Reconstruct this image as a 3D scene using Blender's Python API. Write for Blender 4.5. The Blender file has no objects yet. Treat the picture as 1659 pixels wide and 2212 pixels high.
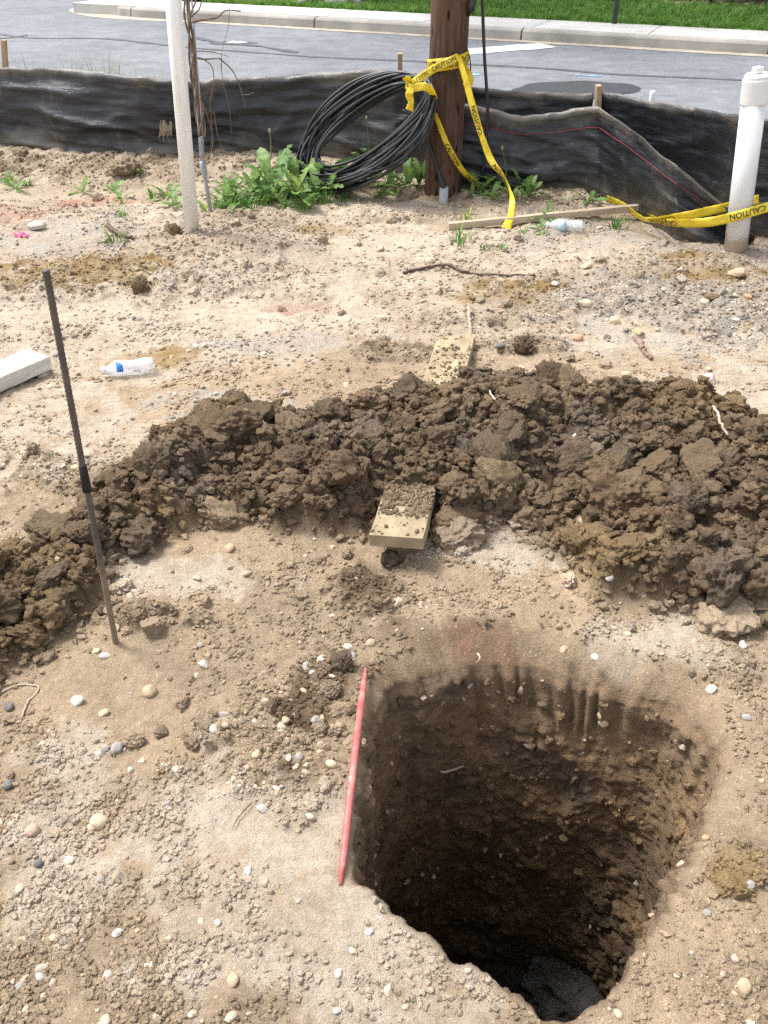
import bpy, bmesh, math, random
import numpy as np
from mathutils import Vector, Matrix
random.seed(7); RS = np.random.RandomState(11)
SC = bpy.context.scene
COL = SC.collection

# ------------------------------------------------------------------ camera, sky, sun, exposure
CAM_H, PITCH, F = 1.55, math.radians(35.5), 1878.0      # pixel units: 1659 x 2212 view of the photograph
cam = bpy.data.cameras.new('camera'); camo = bpy.data.objects.new('camera', cam); COL.objects.link(camo)
camo.location = (0, 0, CAM_H); camo.rotation_euler = (math.pi/2 - PITCH, 0, 0)
cam.sensor_width = 36; cam.lens = 36*F/2212; cam.clip_start = 0.02; cam.clip_end = 1500
SC.camera = camo
SUN_EL, SUN_AZ = math.radians(62), math.radians(-62)      # azimuth clockwise from +Y: beyond the fence, to the left
w = bpy.data.worlds.new('World'); SC.world = w; w.use_nodes = True
nt = w.node_tree; nt.nodes.clear()
sky = nt.nodes.new('ShaderNodeTexSky'); sky.sky_type = 'NISHITA'; sky.sun_disc = False
sky.sun_elevation = SUN_EL; sky.sun_rotation = SUN_AZ; sky.air_density = 1.0; sky.dust_density = 3.0
hs = nt.nodes.new('ShaderNodeHueSaturation'); hs.inputs['Saturation'].default_value = 0.3
bg = nt.nodes.new('ShaderNodeBackground'); bg.inputs['Strength'].default_value = 0.11
wo = nt.nodes.new('ShaderNodeOutputWorld')
nt.links.new(sky.outputs[0], hs.inputs['Color']); nt.links.new(hs.outputs[0], bg.inputs[0]); nt.links.new(bg.outputs[0], wo.inputs[0])
sl = bpy.data.lights.new('sun', 'SUN'); sl.energy = 1.5; sl.angle = math.radians(14); sl.color = (1.0, 0.975, 0.94)
so = bpy.data.objects.new('sun', sl); COL.objects.link(so); so.location = (-8, 4, 15)
sd_ = Vector((math.sin(SUN_AZ)*math.cos(SUN_EL), math.cos(SUN_AZ)*math.cos(SUN_EL), math.sin(SUN_EL)))
so.rotation_euler = sd_.to_track_quat('Z', 'Y').to_euler()
SC.view_settings.view_transform = 'Standard'; SC.view_settings.look = 'None'
SC.view_settings.exposure = 1.63; SC.view_settings.gamma = 1.0
SC.render.engine = 'CYCLES'
SC.cycles.max_bounces = 6; SC.cycles.use_denoising = False

# ------------------------------------------------------------------ pixel -> place
CP, SP = math.cos(PITCH), math.sin(PITCH)
def ray(x, y):
    cx, cy = (x-829.5)/F, -(y-1106)/F
    return Vector((cx, CP + cy*SP, -SP + cy*CP))
def G(x, y, z=0.0):
    r = ray(x, y); t = (z-CAM_H)/r.z
    return Vector((r.x*t, r.y*t, z))
def AtY(x, y, Y):
    r = ray(x, y); t = Y/r.y
    return Vector((r.x*t, Y, CAM_H + r.z*t))

# ------------------------------------------------------------------ numpy noise
_perm = np.arange(256); np.random.RandomState(5).shuffle(_perm); _perm = np.concatenate([_perm, _perm, _perm])
_ga = np.random.RandomState(6).rand(256)*2*np.pi
_gx, _gy = np.cos(_ga), np.sin(_ga)
def pn(x, y, seed=0):
    x = np.asarray(x, float)+seed*17.31; y = np.asarray(y, float)+seed*9.73
    xi = np.floor(x).astype(int); yi = np.floor(y).astype(int); xf = x-xi; yf = y-yi
    u = xf*xf*xf*(xf*(xf*6-15)+10); v = yf*yf*yf*(yf*(yf*6-15)+10)
    def g(ix, iy, dx, dy):
        h = _perm[_perm[ix & 255]+(iy & 255)]
        return _gx[h]*dx+_gy[h]*dy
    a = g(xi, yi, xf, yf); b = g(xi+1, yi, xf-1, yf); c = g(xi, yi+1, xf, yf-1); d = g(xi+1, yi+1, xf-1, yf-1)
    return 1.5*((a*(1-u)+b*u)*(1-v)+(c*(1-u)+d*u)*v)
def fbm(x, y, o=4, seed=0, gain=0.5):
    s = 0; a = 1.0; f = 1.0
    for i in range(o):
        s = s+a*pn(x*f, y*f, seed+i*3); a *= gain; f *= 2.03
    return s
def _h(ix, iy, k):
    return _perm[_perm[(ix+k*37) & 255]+((iy+k*91) & 255)]/255.0
def lumps(x, y, cell, seed):
    """packed clods: upper envelope of squashed balls on a jittered grid"""
    X = x/cell+seed*3.7; Y = y/cell+seed*5.1
    X = X+0.35*pn(X*1.7, Y*1.7, seed+40); Y = Y+0.35*pn(X*1.7, Y*1.7, seed+41)
    xi = np.floor(X).astype(int); yi = np.floor(Y).astype(int)
    out = np.zeros_like(X)
    for dx in (-1, 0, 1):
        for dy in (-1, 0, 1):
            cx = xi+dx; cy = yi+dy
            px = cx+0.15+0.7*_h(cx, cy, seed); py = cy+0.15+0.7*_h(cx, cy, seed+1); r = 0.42+0.5*_h(cx, cy, seed+2)
            d2 = (X-px)**2+(Y-py)**2
            out = np.maximum(out, np.sqrt(np.maximum(0, r*r-d2)))
    return out*cell
def cracks(x, y, cell, seed):
    X = x/cell+seed*3.7; Y = y/cell+seed*5.1
    X = X+0.3*pn(X*1.3, Y*1.3, seed+50); Y = Y+0.3*pn(X*1.3, Y*1.3, seed+51)
    xi = np.floor(X).astype(int); yi = np.floor(Y).astype(int)
    f1 = np.full(X.shape, 9.0); f2 = np.full(X.shape, 9.0)
    for dx in (-1, 0, 1):
        for dy in (-1, 0, 1):
            cx = xi+dx; cy = yi+dy
            d = np.hypot(X-cx-_h(cx, cy, seed), Y-cy-_h(cx, cy, seed+1))
            f2 = np.minimum(f2, np.maximum(f1, d)); f1 = np.minimum(f1, d)
    return (f2-f1)*cell
def sstep(a, b, v):
    t = np.clip((v-a)/(b-a), 0, 1); return t*t*(3-2*t)
def poly_sd(x, y, P):
    """signed distance, positive inside"""
    P = np.array([(p.x, p.y) for p in P]); d = np.full(x.shape, 1e9); ins = np.zeros(x.shape, bool)
    for i in range(len(P)):
        ax, ay = P[i-1]; bx, by = P[i]; ex, ey = bx-ax, by-ay
        t = np.clip(((x-ax)*ex+(y-ay)*ey)/(ex*ex+ey*ey), 0, 1)
        d = np.minimum(d, np.hypot(x-ax-t*ex, y-ay-t*ey))
        c = (ay > y) != (by > y)
        with np.errstate(divide='ignore', invalid='ignore'):
            ins ^= c & (x < (bx-ax)*(y-ay)/(by-ay+1e-12)+ax)
    return np.where(ins, d, -d)

# ------------------------------------------------------------------ object helpers
def tag(o, label=None, cat=None, group=None, kind=None):
    if label: o['label'] = label
    if cat: o['category'] = cat
    if group: o['group'] = group
    if kind: o['kind'] = kind
    return o
def link(o, parent=None):
    COL.objects.link(o)
    if parent is not None: o.parent = parent
    return o
def empty(name, loc=(0, 0, 0), rot=(0, 0, 0)):
    o = bpy.data.objects.new(name, None); COL.objects.link(o); o.location = loc; o.rotation_euler = rot; o.empty_display_size = 0.05
    return o
def mesh(name, V, Fc, mats, smooth=False, mi=None):
    me = bpy.data.meshes.new(name)
    me.from_pydata([tuple(v) for v in V], [], [tuple(f) for f in Fc])
    for m in (mats if isinstance(mats, (list, tuple)) else [mats]): me.materials.append(m)
    if mi is not None: me.polygons.foreach_set('material_index', np.array(mi, np.int32))
    if smooth: me.polygons.foreach_set('use_smooth', np.ones(len(me.polygons), bool))
    me.update(); return me
def fast_mesh(name, V, Q, mat, smooth=True):
    me = bpy.data.meshes.new(name); V = np.asarray(V, np.float32); Q = np.asarray(Q, np.int32)
    me.vertices.add(len(V)); me.vertices.foreach_set('co', V.ravel())
    k = Q.shape[1]; me.loops.add(Q.size); me.loops.foreach_set('vertex_index', Q.ravel())
    me.polygons.add(len(Q)); me.polygons.foreach_set('loop_start', np.arange(0, Q.size, k, dtype=np.int32))
    me.polygons.foreach_set('loop_total', np.full(len(Q), k, np.int32))
    me.polygons.foreach_set('use_smooth', np.full(len(Q), smooth, bool))
    me.materials.append(mat); me.update(calc_edges=True); me.validate(); return me
def set_col(me, name, C):
    a = me.attributes.new(name, 'FLOAT_COLOR', 'POINT')
    c4 = np.ones((len(C), 4), np.float32); c4[:, :3] = C; a.data.foreach_set('color', c4.ravel())
def obj(name, me, parent=None, loc=None, rot=None):
    o = bpy.data.objects.new(name, me); link(o, parent)
    if loc is not None: o.location = loc
    if rot is not None: o.rotation_euler = rot
    return o
class MB:
    def __init__(s): s.V = []; s.F = []
    def add(s, V, Fc):
        b = len(s.V); s.V += [Vector(v) for v in V]; s.F += [[b+i for i in f] for f in Fc]; return s
    def box(s, c, d, M=None):
        c = Vector(c); x, y, z = [k/2 for k in d]
        V = [Vector((a*x, b*y, e*z)) for a in (-1, 1) for b in (-1, 1) for e in (-1, 1)]
        if M is not None: V = [M @ v for v in V]
        return s.add([c+v for v in V], [(0, 1, 3, 2), (4, 6, 7, 5), (0, 4, 5, 1), (2, 3, 7, 6), (0, 2, 6, 4), (1, 5, 7, 3)])
    def tube(s, P, r, n=8, cap=True):
        P = [Vector(p) for p in P]; R = r if isinstance(r, (list, tuple, np.ndarray)) else [r]*len(P)
        b = len(s.V); up = None
        for i, p in enumerate(P):
            t = (P[min(i+1, len(P)-1)]-P[max(i-1, 0)]).normalized()
            if up is None: up = t.orthogonal().normalized()
            up = (up-t*up.dot(t)).normalized(); sd = t.cross(up)
            for k in range(n):
                a = 2*math.pi*k/n; s.V.append(p+(up*math.cos(a)+sd*math.sin(a))*R[i])
        for i in range(len(P)-1):
            for k in range(n):
                s.F.append([b+i*n+k, b+i*n+(k+1) % n, b+(i+1)*n+(k+1) % n, b+(i+1)*n+k])
        if cap:
            s.F.append([b+k for k in range(n)][::-1]); s.F.append([b+(len(P)-1)*n+k for k in range(n)])
        return s
    def lathe(s, prof, n=24, M=None):
        b = len(s.V)
        for r, z in prof:
            for k in range(n):
                a = 2*math.pi*k/n; v = Vector((r*math.cos(a), r*math.sin(a), z)); s.V.append(M @ v if M else v)
        for i in range(len(prof)-1):
            for k in range(n):
                s.F.append([b+i*n+k, b+i*n+(k+1) % n, b+(i+1)*n+(k+1) % n, b+(i+1)*n+k])
        s.F.append([b+k for k in range(n)][::-1]); s.F.append([b+(len(prof)-1)*n+k for k in range(n)])
        return s
    def me(s, name, mat, smooth=False): return mesh(name, s.V, s.F, mat, smooth)
    def build(s, name, mat, parent=None, smooth=False): return obj(name, s.me(name, mat, smooth), parent)
def catmull(P, n=8):
    P = [Vector(p) for p in P]; out = []
    for i in range(len(P)-1):
        a = P[max(i-1, 0)]; b = P[i]; c = P[i+1]; d = P[min(i+2, len(P)-1)]
        for k in range(n):
            t = k/n
            out.append(0.5*((2*b)+(c-a)*t+(2*a-5*b+4*c-d)*t*t+(3*b-a-3*c+d)*t**3))
    out.append(P[-1]); return out
def bevel(o, wd=0.004, seg=2):
    m = o.modifiers.new('bevel', 'BEVEL'); m.width = wd; m.segments = seg; m.limit_method = 'ANGLE'; return o

# ------------------------------------------------------------------ materials
def new_mat(name, rough=0.8, base=(0.5, 0.5, 0.5), spec=0.3):
    m = bpy.data.materials.new(name); m.use_nodes = True; n = m.node_tree
    b = n.nodes['Principled BSDF']; b.inputs['Roughness'].default_value = rough
    b.inputs['Base Color'].default_value = (*base, 1); b.inputs['Specular IOR Level'].default_value = spec
    return m, n, b
def nd(n, t, **k):
    x = n.nodes.new(t)
    for a, v in k.items():
        if a in x.inputs: x.inputs[a].default_value = v
        else: setattr(x, a, v)
    return x
def noise_node(n, scale, detail=4, rough=0.55, vec=None, coord='Object'):
    x = nd(n, 'ShaderNodeTexNoise'); x.inputs['Scale'].default_value = scale; x.inputs['Detail'].default_value = detail; x.inputs['Roughness'].default_value = rough
    if vec is None:
        vec = n.nodes.new('ShaderNodeTexCoord').outputs[coord]
    n.links.new(vec, x.inputs['Vector']); return x
def ramp(n, src, stops):
    r = n.nodes.new('ShaderNodeValToRGB'); e = r.color_ramp.elements
    while len(e) < len(stops): e.new(0.5)
    for i, (p, c) in enumerate(stops):
        e[i].position = p; e[i].color = (*c, 1) if len(c) == 3 else c
    n.links.new(src, r.inputs[0]); return r
def mix(n, fac, a, b, mode='MIX'):
    x = n.nodes.new('ShaderNodeMix'); x.data_type = 'RGBA'; x.blend_type = mode
    for s, v in (('Factor', fac), ('A', a), ('B', b)):
        sock = [i for i in x.inputs if i.name == s and (i.type == 'RGBA' if s != 'Factor' else i.type == 'VALUE')][0]
        if hasattr(v, 'is_linked'): n.links.new(v, sock)
        else: sock.default_value = v if s == 'Factor' else (*v, 1)
    return [o for o in x.outputs if o.type == 'RGBA'][0]
def bump(n, b, src, strength=0.5, dist=0.01):
    x = n.nodes.new('ShaderNodeBump'); x.inputs['Strength'].default_value = strength; x.inputs['Distance'].default_value = dist
    n.links.new(src, x.inputs['Height'])
    prev = b.inputs['Normal'].links
    if prev: n.links.new(prev[0].from_socket, x.inputs['Normal'])
    n.links.new(x.outputs[0], b.inputs['Normal']); return x
def simple(name, base, rough=0.7, var=0.25, scale=20, bmp=0.0, bscale=None, spec=0.3, coord='Object', bdist=0.005):
    m, n, b = new_mat(name, rough, base, spec)
    t = noise_node(n, scale, 5, 0.6, coord=coord)
    c0 = tuple(max(0, c*(1-var)) for c in base); c1 = tuple(min(1, c*(1+var)) for c in base)
    r = ramp(n, t.outputs['Fac'], [(0.3, c0), (0.7, c1)]); n.links.new(r.outputs[0], b.inputs['Base Color'])
    if bmp:
        t2 = noise_node(n, bscale or scale*3, 4, 0.6, coord=coord); bump(n, b, t2.outputs['Fac'], bmp, bdist)
    return m

def soil_mat(name, attr_type, attr, fine=1.0):
    m, n, b = new_mat(name, 0.95, spec=0.15)
    a = n.nodes.new('ShaderNodeAttribute'); a.attribute_type = attr_type; a.attribute_name = attr
    geo = n.nodes.new('ShaderNodeNewGeometry'); P = geo.outputs['Position']
    n1 = noise_node(n, 55, 5, 0.7, P); n2 = noise_node(n, 330, 3, 0.6, P)
    r1 = ramp(n, n1.outputs['Fac'], [(0.28, (0.80, 0.79, 0.78)), (0.72, (1.18, 1.17, 1.15))])
    r2 = ramp(n, n2.outputs['Fac'], [(0.3, (0.84, 0.83, 0.82)), (0.7, (1.16, 1.16, 1.15))])
    c = mix(n, 1.0, a.outputs['Color'], r1.outputs[0], 'MULTIPLY'); c = mix(n, 1.0, c, r2.outputs[0], 'MULTIPLY')
    if attr_type == 'GEOMETRY':           # embedded grit: pale and grey grains
        v = nd(n, 'ShaderNodeTexVoronoi'); v.inputs['Scale'].default_value = 95; n.links.new(P, v.inputs['Vector'])
        g = ramp(n, v.outputs['Distance'], [(0.18, (1, 1, 1)), (0.32, (0, 0, 0))])
        sel = ramp(n, v.outputs['Color'], [(0.72, (0, 0, 0)), (0.76, (0.75, 0.75, 0.75))])
        hue = ramp(n, v.outputs['Color'], [(0.0, (0.30, 0.29, 0.28)), (0.66, (0.30, 0.29, 0.29)), (0.8, (0.55, 0.46, 0.35)), (1.0, (0.62, 0.58, 0.52))])
        gr = nd(n, 'ShaderNodeMath', operation='MULTIPLY'); n.links.new(g.outputs[0], gr.inputs[0]); n.links.new(sel.outputs[0], gr.inputs[1])
        at = n.nodes.new('ShaderNodeAttribute'); at.attribute_name = 'grit'
        g2 = nd(n, 'ShaderNodeMath', operation='MULTIPLY'); n.links.new(gr.outputs[0], g2.inputs[0]); n.links.new(at.outputs['Fac'], g2.inputs[1])
        c = mix(n, g2.outputs[0], c, hue.outputs[0])
        bump(n, b, v.outputs['Distance'], 0.25, -0.003)
    n.links.new(c, b.inputs['Base Color'])
    n3 = noise_node(n, 130, 6, 0.75, P); bump(n, b, n3.outputs['Fac'], 1.0*fine, 0.012)
    return m
def clod_mat(name, base):
    m, n, b = new_mat(name, 0.95, spec=0.15); geo = n.nodes.new('ShaderNodeNewGeometry'); P = geo.outputs['Position']
    n0 = noise_node(n, 14, 4, 0.6, P); n1 = noise_node(n, 60, 5, 0.7, P); n2 = noise_node(n, 330, 3, 0.6, P)
    c0 = ramp(n, n0.outputs['Fac'], [(0.35, tuple(c*0.75 for c in base)), (0.5, base), (0.68, (base[0]*1.1, base[1]*1.15, base[2]*1.3))])
    r1 = ramp(n, n1.outputs['Fac'], [(0.28, (0.68, 0.68, 0.68)), (0.72, (1.3, 1.28, 1.25))]); r2 = ramp(n, n2.outputs['Fac'], [(0.3, (0.75, 0.75, 0.75)), (0.7, (1.25, 1.25, 1.25))])
    c = mix(n, 1.0, c0.outputs[0], r1.outputs[0], 'MULTIPLY'); c = mix(n, 1.0, c, r2.outputs[0], 'MULTIPLY'); n.links.new(c, b.inputs['Base Color'])
    n3 = noise_node(n, 130, 6, 0.75, P); bump(n, b, n3.outputs['Fac'], 1.0, 0.014); return m
M_SOIL = soil_mat('soil', 'GEOMETRY', 'col')
M_CLOD = soil_mat('soil_clods', 'INSTANCER', 'icol', 1.0)
def stone_mat(name):
    m, n, b = new_mat(name, 0.75, spec=0.3)
    a = n.nodes.new('ShaderNodeAttribute'); a.attribute_type = 'INSTANCER'; a.attribute_name = 'icol'
    geo = n.nodes.new('ShaderNodeNewGeometry')
    t = noise_node(n, 160, 4, 0.6, geo.outputs['Position'])
    r = ramp(n, t.outputs['Fac'], [(0.3, (0.8, 0.79, 0.77)), (0.7, (1.12, 1.12, 1.1))])
    n.links.new(mix(n, 1.0, a.outputs['Color'], r.outputs[0], 'MULTIPLY'), b.inputs['Base Color'])
    bump(n, b, t.outputs['Fac'], 0.4, 0.003); return m
M_GRAVEL = stone_mat('gravel_stone')
def mk_stone(name, base, dirt=0.35, dc=(0.38, 0.28, 0.18)):
    m, n, b = new_mat(name, 0.72, base)
    t = noise_node(n, 30, 5, 0.6); r = ramp(n, t.outputs['Fac'], [(0.3, tuple(c*0.78 for c in base)), (0.7, tuple(min(1, c*1.15) for c in base))])
    d = noise_node(n, 12, 4, 0.6); f = ramp(n, d.outputs['Fac'], [(0.42, (0, 0, 0)), (0.66, (min(1, dirt*1.5),)*3)])
    n.links.new(mix(n, f.outputs[0], r.outputs[0], dc), b.inputs['Base Color'])
    bump(n, b, t.outputs['Fac'], 0.35, 0.004); return m
ST = {'white': mk_stone('white_quartz', (0.60, 0.565, 0.51), 0.6), 'cream': mk_stone('cream_stone', (0.62, 0.5, 0.34)),
      'grey': mk_stone('blue_grey_stone', (0.30, 0.295, 0.285)), 'dark': mk_stone('dark_grey_stone', (0.12, 0.122, 0.125), 0.2),
      'tan': mk_stone('tan_stone', (0.46, 0.35, 0.23)), 'yellow': mk_stone('yellow_stone', (0.58, 0.47, 0.24)),
      'pink': mk_stone('pinkish_stone', (0.5, 0.34, 0.26)), 'orange': mk_stone('orange_stone', (0.48, 0.29, 0.16)),
      'clod': clod_mat('tan_clod', (0.36, 0.275, 0.185)), 'ochre': clod_mat('ochre_clod', (0.225, 0.165, 0.095)), 'wet': clod_mat('wet_clod', (0.160, 0.118, 0.078))}

# ------------------------------------------------------------------ ground shape
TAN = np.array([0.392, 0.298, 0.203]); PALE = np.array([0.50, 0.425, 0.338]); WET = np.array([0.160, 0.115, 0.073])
OCH = np.array([0.29, 0.195, 0.082]); GREY = np.array([0.40, 0.36, 0.31]); RED = np.array([0.24, 0.10, 0.065]); MOIST = np.array([0.155, 0.105, 0.062])
MOUND = [G(*p) for p in [(-260, 1620), (-60, 1530), (0, 1470), (110, 1395), (215, 1310), (255, 1225), (370, 1165), (480, 1135), (660, 1155), (780, 1165), (940, 1165),
        (990, 1165), (1090, 1145), (1215, 1200), (1300, 1275), (1400, 1300), (1540, 1325), (1700, 1320), (1950, 1330), (2250, 1320), (2400, 1230)]] + \
        [G(x, y, 0.07) for x, y in [(2380, 1060), (2150, 970), (1720, 905), (1640, 880), (1540, 845), (1330, 835), (1200, 800), (1080, 800), (990, 812), (930, 835), (860, 838), (740, 862), (590, 885), (450, 895), (330, 940),
        (195, 1015), (155, 1090), (0, 1185), (-150, 1260), (-330, 1380)]]
PIT_PX = [(765, 1893), (830, 1935), (900, 1985), (1000, 2072), (1120, 2150), (1200, 2190), (1245, 2197), (1290, 2170), (1340, 2110), (1400, 2010), (1480, 1850), (1510, 1760),
          (1545, 1690), (1560, 1640), (1550, 1590), (1500, 1530), (1430, 1478), (1300, 1440), (1200, 1412), (1100, 1394), (1010, 1398), (940, 1415), (885, 1440), (838, 1472), (808, 1520),
          (793, 1590), (779, 1700), (764, 1850)]
PIT_C = Vector((0.335, 1.15, 0))
_pp = catmull([G(*p) for p in PIT_PX]+[G(*PIT_PX[0])], 6)
_th = np.array([math.atan2(p.y-PIT_C.y, p.x-PIT_C.x) for p in _pp]); _rr = np.array([math.hypot(p.y-PIT_C.y, p.x-PIT_C.x) for p in _pp])
_o = np.argsort(_th); _th = _th[_o]; _rr = _rr[_o]
_thp = np.concatenate([_th-2*np.pi, _th, _th+2*np.pi]); _rrp = np.concatenate([_rr]*3)
def rim_r(t): return np.interp(t, _thp, _rrp)+0.018*pn(np.cos(t)*4, np.sin(t)*4, 3)+0.012*pn(np.cos(t)*11, np.sin(t)*11, 4)+0.005*pn(np.cos(t)*30, np.sin(t)*30, 6)
def lip(t):                                               # how far the ground rolls over into the pit
    back = np.clip(np.cos(t-math.radians(80)), 0, 1)**1.5
    return 0.025+0.11*back
def pit_off(x, y):
    t = np.arctan2(y-PIT_C.y, x-PIT_C.x); return np.hypot(x-PIT_C.x, y-PIT_C.y)-rim_r(t), t
def blob(x, y, px, py, rx, ry, k=0.5, seed=0):
    g = G(px, py); q = ((x-g.x)/rx)**2+((y-g.y)/ry)**2; out = np.zeros_like(x); w_ = q < 3.0
    if w_.any():
        n = fbm(x[w_]*6, y[w_]*6, 4, 60+seed % 7, 0.65); out[w_] = sstep(1.35, 0.25, q[w_]+2.0*k*n)
    return out
ROUGH = [(300, 370, 0.9, 0.4), (60, 360, 0.8, 0.35), (480, 520, 0.45, 0.3), (520, 480, 0.4, 0.25), (330, 600, 0.7, 0.3), (120, 610, 0.5, 0.25), (1480, 600, 0.5, 0.3), (1250, 640, 0.5, 0.3),
         (860, 760, 0.2, 0.1), (1130, 745, 0.2, 0.1), (1060, 690, 0.35, 0.1), (700, 1530, 0.12, 0.17), (330, 1340, 0.12, 0.05), (640, 1620, 0.22, 0.15), (790, 1290, 0.1, 0.1), (130, 1020, 0.2, 0.12), (1600, 650, 0.6, 0.5), (1150, 430, 0.6, 0.3), (880, 470, 0.4, 0.1),(1520, 1440, .2, .08),(1590,1880,.08,.06)]
def ground_h(x, y, want_masks=False):
    h = 0.022*fbm(x*0.9, y*0.9, 3, 1)+0.009*fbm(x*4, y*4, 3, 2)+0.0035*fbm(x*15, y*15, 3, 3)
    far = sstep(2.8, 4.0, y)
    h = h+far*0.012*fbm(x*3, y*3, 4, 8)
    r = np.zeros_like(x)
    for i, b in enumerate(ROUGH): r = np.maximum(r, blob(x, y, *b, seed=i))
    n = fbm(x*2.3, y*2.3, 4, 13); r = np.maximum(r, 0.55*far*sstep(0.05, 0.5, n))
    near = 1-far
    h = h+0.0022*fbm(x*45, y*45, 3, 5)+0.5*(r*(0.75*lumps(x, y, 0.085, 3)+0.55*lumps(x, y, 0.036, 7))+(0.3*r+0.30+0.2*far)*lumps(x, y, 0.017, 9)*np.clip(0.5+fbm(x*5, y*5, 3, 15), 0, 1.2))
    pit, t = pit_off(x, y)
    h = h*sstep(-0.05, 0.35, pit)*0.8+0.2*h
    # spoil heap
    sd = poly_sd(x, y, MOUND)+0.05*fbm(x*4, y*4, 3, 21)+0.035
    m = sstep(-0.02, 0.10, sd); prof = 1-np.exp(-np.maximum(sd, 0)/0.17)
    big = 0.105*prof*(0.85+0.5*fbm(x*2.6, y*2.6, 3, 23))
    cl = 0.62*lumps(x, y, 0.17, 11)*prof+0.62*lumps(x+0.3*y, y, 0.085, 13)+0.75*lumps(x, y, 0.042, 15)+0.75*lumps(x, y, 0.021, 17)
    dig = sstep(0.16, 0.10, np.abs(x-0.05-0.17*(y-2.0)))*sstep(2.22, 2.12, y)
    mound = (big+m*(cl-0.03))*(1-0.8*dig)+m*0.006*fbm(x*40, y*40, 3, 25)
    h = h*(1-0.8*m)+np.maximum(mound, 0)*m
    # raised soil along the fence, ground drops behind it
    fy = fence_y(x)
    h = h+0.05*sstep(0.9, 0.15, fy-y)*sstep(0.6, -0.2, x)
    b = sstep(0.12, 0.7, y-fy); h = h*(1-b)-0.09*b
    if want_masks: return h, m, r, far
    return h
_FX = [(-60, -2.9), (-30, 6.9)]
def fence_y(x): return np.interp(x, [-30, -2.8, -1.0, 0.4, 1.36, 2.05, 2.6, 30], [9.5, 6.66, 6.42, 6.0, 5.62, 4.85, 4.6, 4.2])

PALES = [(560, 620, 0.75, 0.4), (620, 690, 0.7, 0.22), (120, 690, 0.8, 0.35), (420, 740, 0.5, 0.2), (60, 790, 0.6, 0.3), (700, 450, 0.7, 0.25), (900, 520, 0.6, 0.25), (1450, 745, 0.6, 0.12), (1150, 560, 0.6, 0.2), (1620, 830, 0.4, 0.2), (60, 950, 0.5, 0.3), (1450, 1380, 0.25, 0.1), (1150, 1190, 0.25, 0.12), (330, 1260, 0.3, 0.08), (430, 1800, 0.4, 0.25), (800, 2050, 0.3, 0.14)]
OCHRES = [(80, 600, 0.5, 0.22), (240, 590, 0.4, 0.2), (690, 500, 0.16, 0.1), (1540, 590, 0.3, 0.14), (1480, 560, 0.2, 0.1), (1110, 630, 0.25, 0.12), (1600, 1900, 0.06, 0.05), (330, 770, 0.2, 0.1), (1150, 415, 0.12, 0.1)]
GREYS = [(200, 490, 0.55, 0.3), (110, 530, 0.4, 0.2), (1290, 515, 0.5, 0.2), (1520, 690, 0.7, 0.35), (1400, 640, 0.5, 0.2), (1620, 560, 0.4, 0.4), (480, 880, 0.3, 0.12), (620, 740, 0.3, 0.1)]
REDS = [(200, 437, 0.3, 0.09), (10, 470, 0.25, 0.25), (1050, 1365, 0.09, 0.05), (1090, 1400, 0.08, 0.04), (650, 665, 0.15, 0.06), (735, 1895, 0.05, 0.025)]
MOISTS = [(860, 760, 0.18, 0.07), (1130, 745, 0.16, 0.06), (700, 1510, 0.1, 0.14), (790, 1260, 0.08, 0.13), (330, 1335, 0.1, 0.05), (960, 1370, 0.2, 0.06), (870, 1440, 0.1, 0.08), (300, 370, 0.5, 0.15), (60, 375, 0.4, 0.2), (950, 430, 0.4, 0.1), (650, 1680, .06, .05)]
def ground_c(x, y, m, r, far):
    n1 = fbm(x*1.7, y*1.7, 4, 31)[:, None]; n2 = fbm(x*7, y*7, 4, 32)[:, None]; n3 = fbm(x*28, y*28, 3, 33)[:, None]
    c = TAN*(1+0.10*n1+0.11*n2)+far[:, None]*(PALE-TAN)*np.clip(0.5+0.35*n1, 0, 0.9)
    def lay(L, colr, k, s):
        nonlocal c
        a = np.zeros_like(x)
        for i, b in enumerate(L): a = np.maximum(a, blob(x, y, *b, k=0.7, seed=s+i))
        a = np.clip(a[:, None]*(k+0.35*n2), 0, 1); c = c*(1-a)+colr*a
    lay(PALES, PALE*1.06, 0.75, 3); lay(GREYS, GREY, 0.7, 5); lay(OCHRES, OCH, 0.72, 7); lay(REDS, RED*1.35, 0.42, 9); lay(MOISTS, MOIST, 0.6, 11)
    c = c*(1-0.2*r[:, None]*np.clip(0.5+n2, 0, 1))
    wet = WET*(1+0.22*n2+0.15*n3)+np.clip(n1+0.25*n2-0.1, 0, 1)*(OCH-WET)*0.5
    gm = sstep(0.15, 0.5, fbm(x*2.2, y*2.2, 3, 37))[:, None]; wet = wet*(1-0.35*gm)+np.array([0.165, 0.145, 0.125])*0.35*gm
    rd = sstep(0.25, 0.6, fbm(x*5, y*5, 3, 39))[:, None]; wet = wet*(1-0.25*rd)+np.array([0.20, 0.115, 0.075])*0.25*rd
    mm = np.clip(m[:, None]*1.25+0.2*n3*m[:, None], 0, 1); c = c*(1-mm)+wet*mm
    c = c*(1+0.10*n3)
    fyv = fence_y(x); v = sstep(0.25, 0.6, y-fyv)[:, None]; c = c*(1-v)+np.array([0.10, 0.12, 0.05])*v
    return np.clip(c, 0.01, 0.85)

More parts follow.
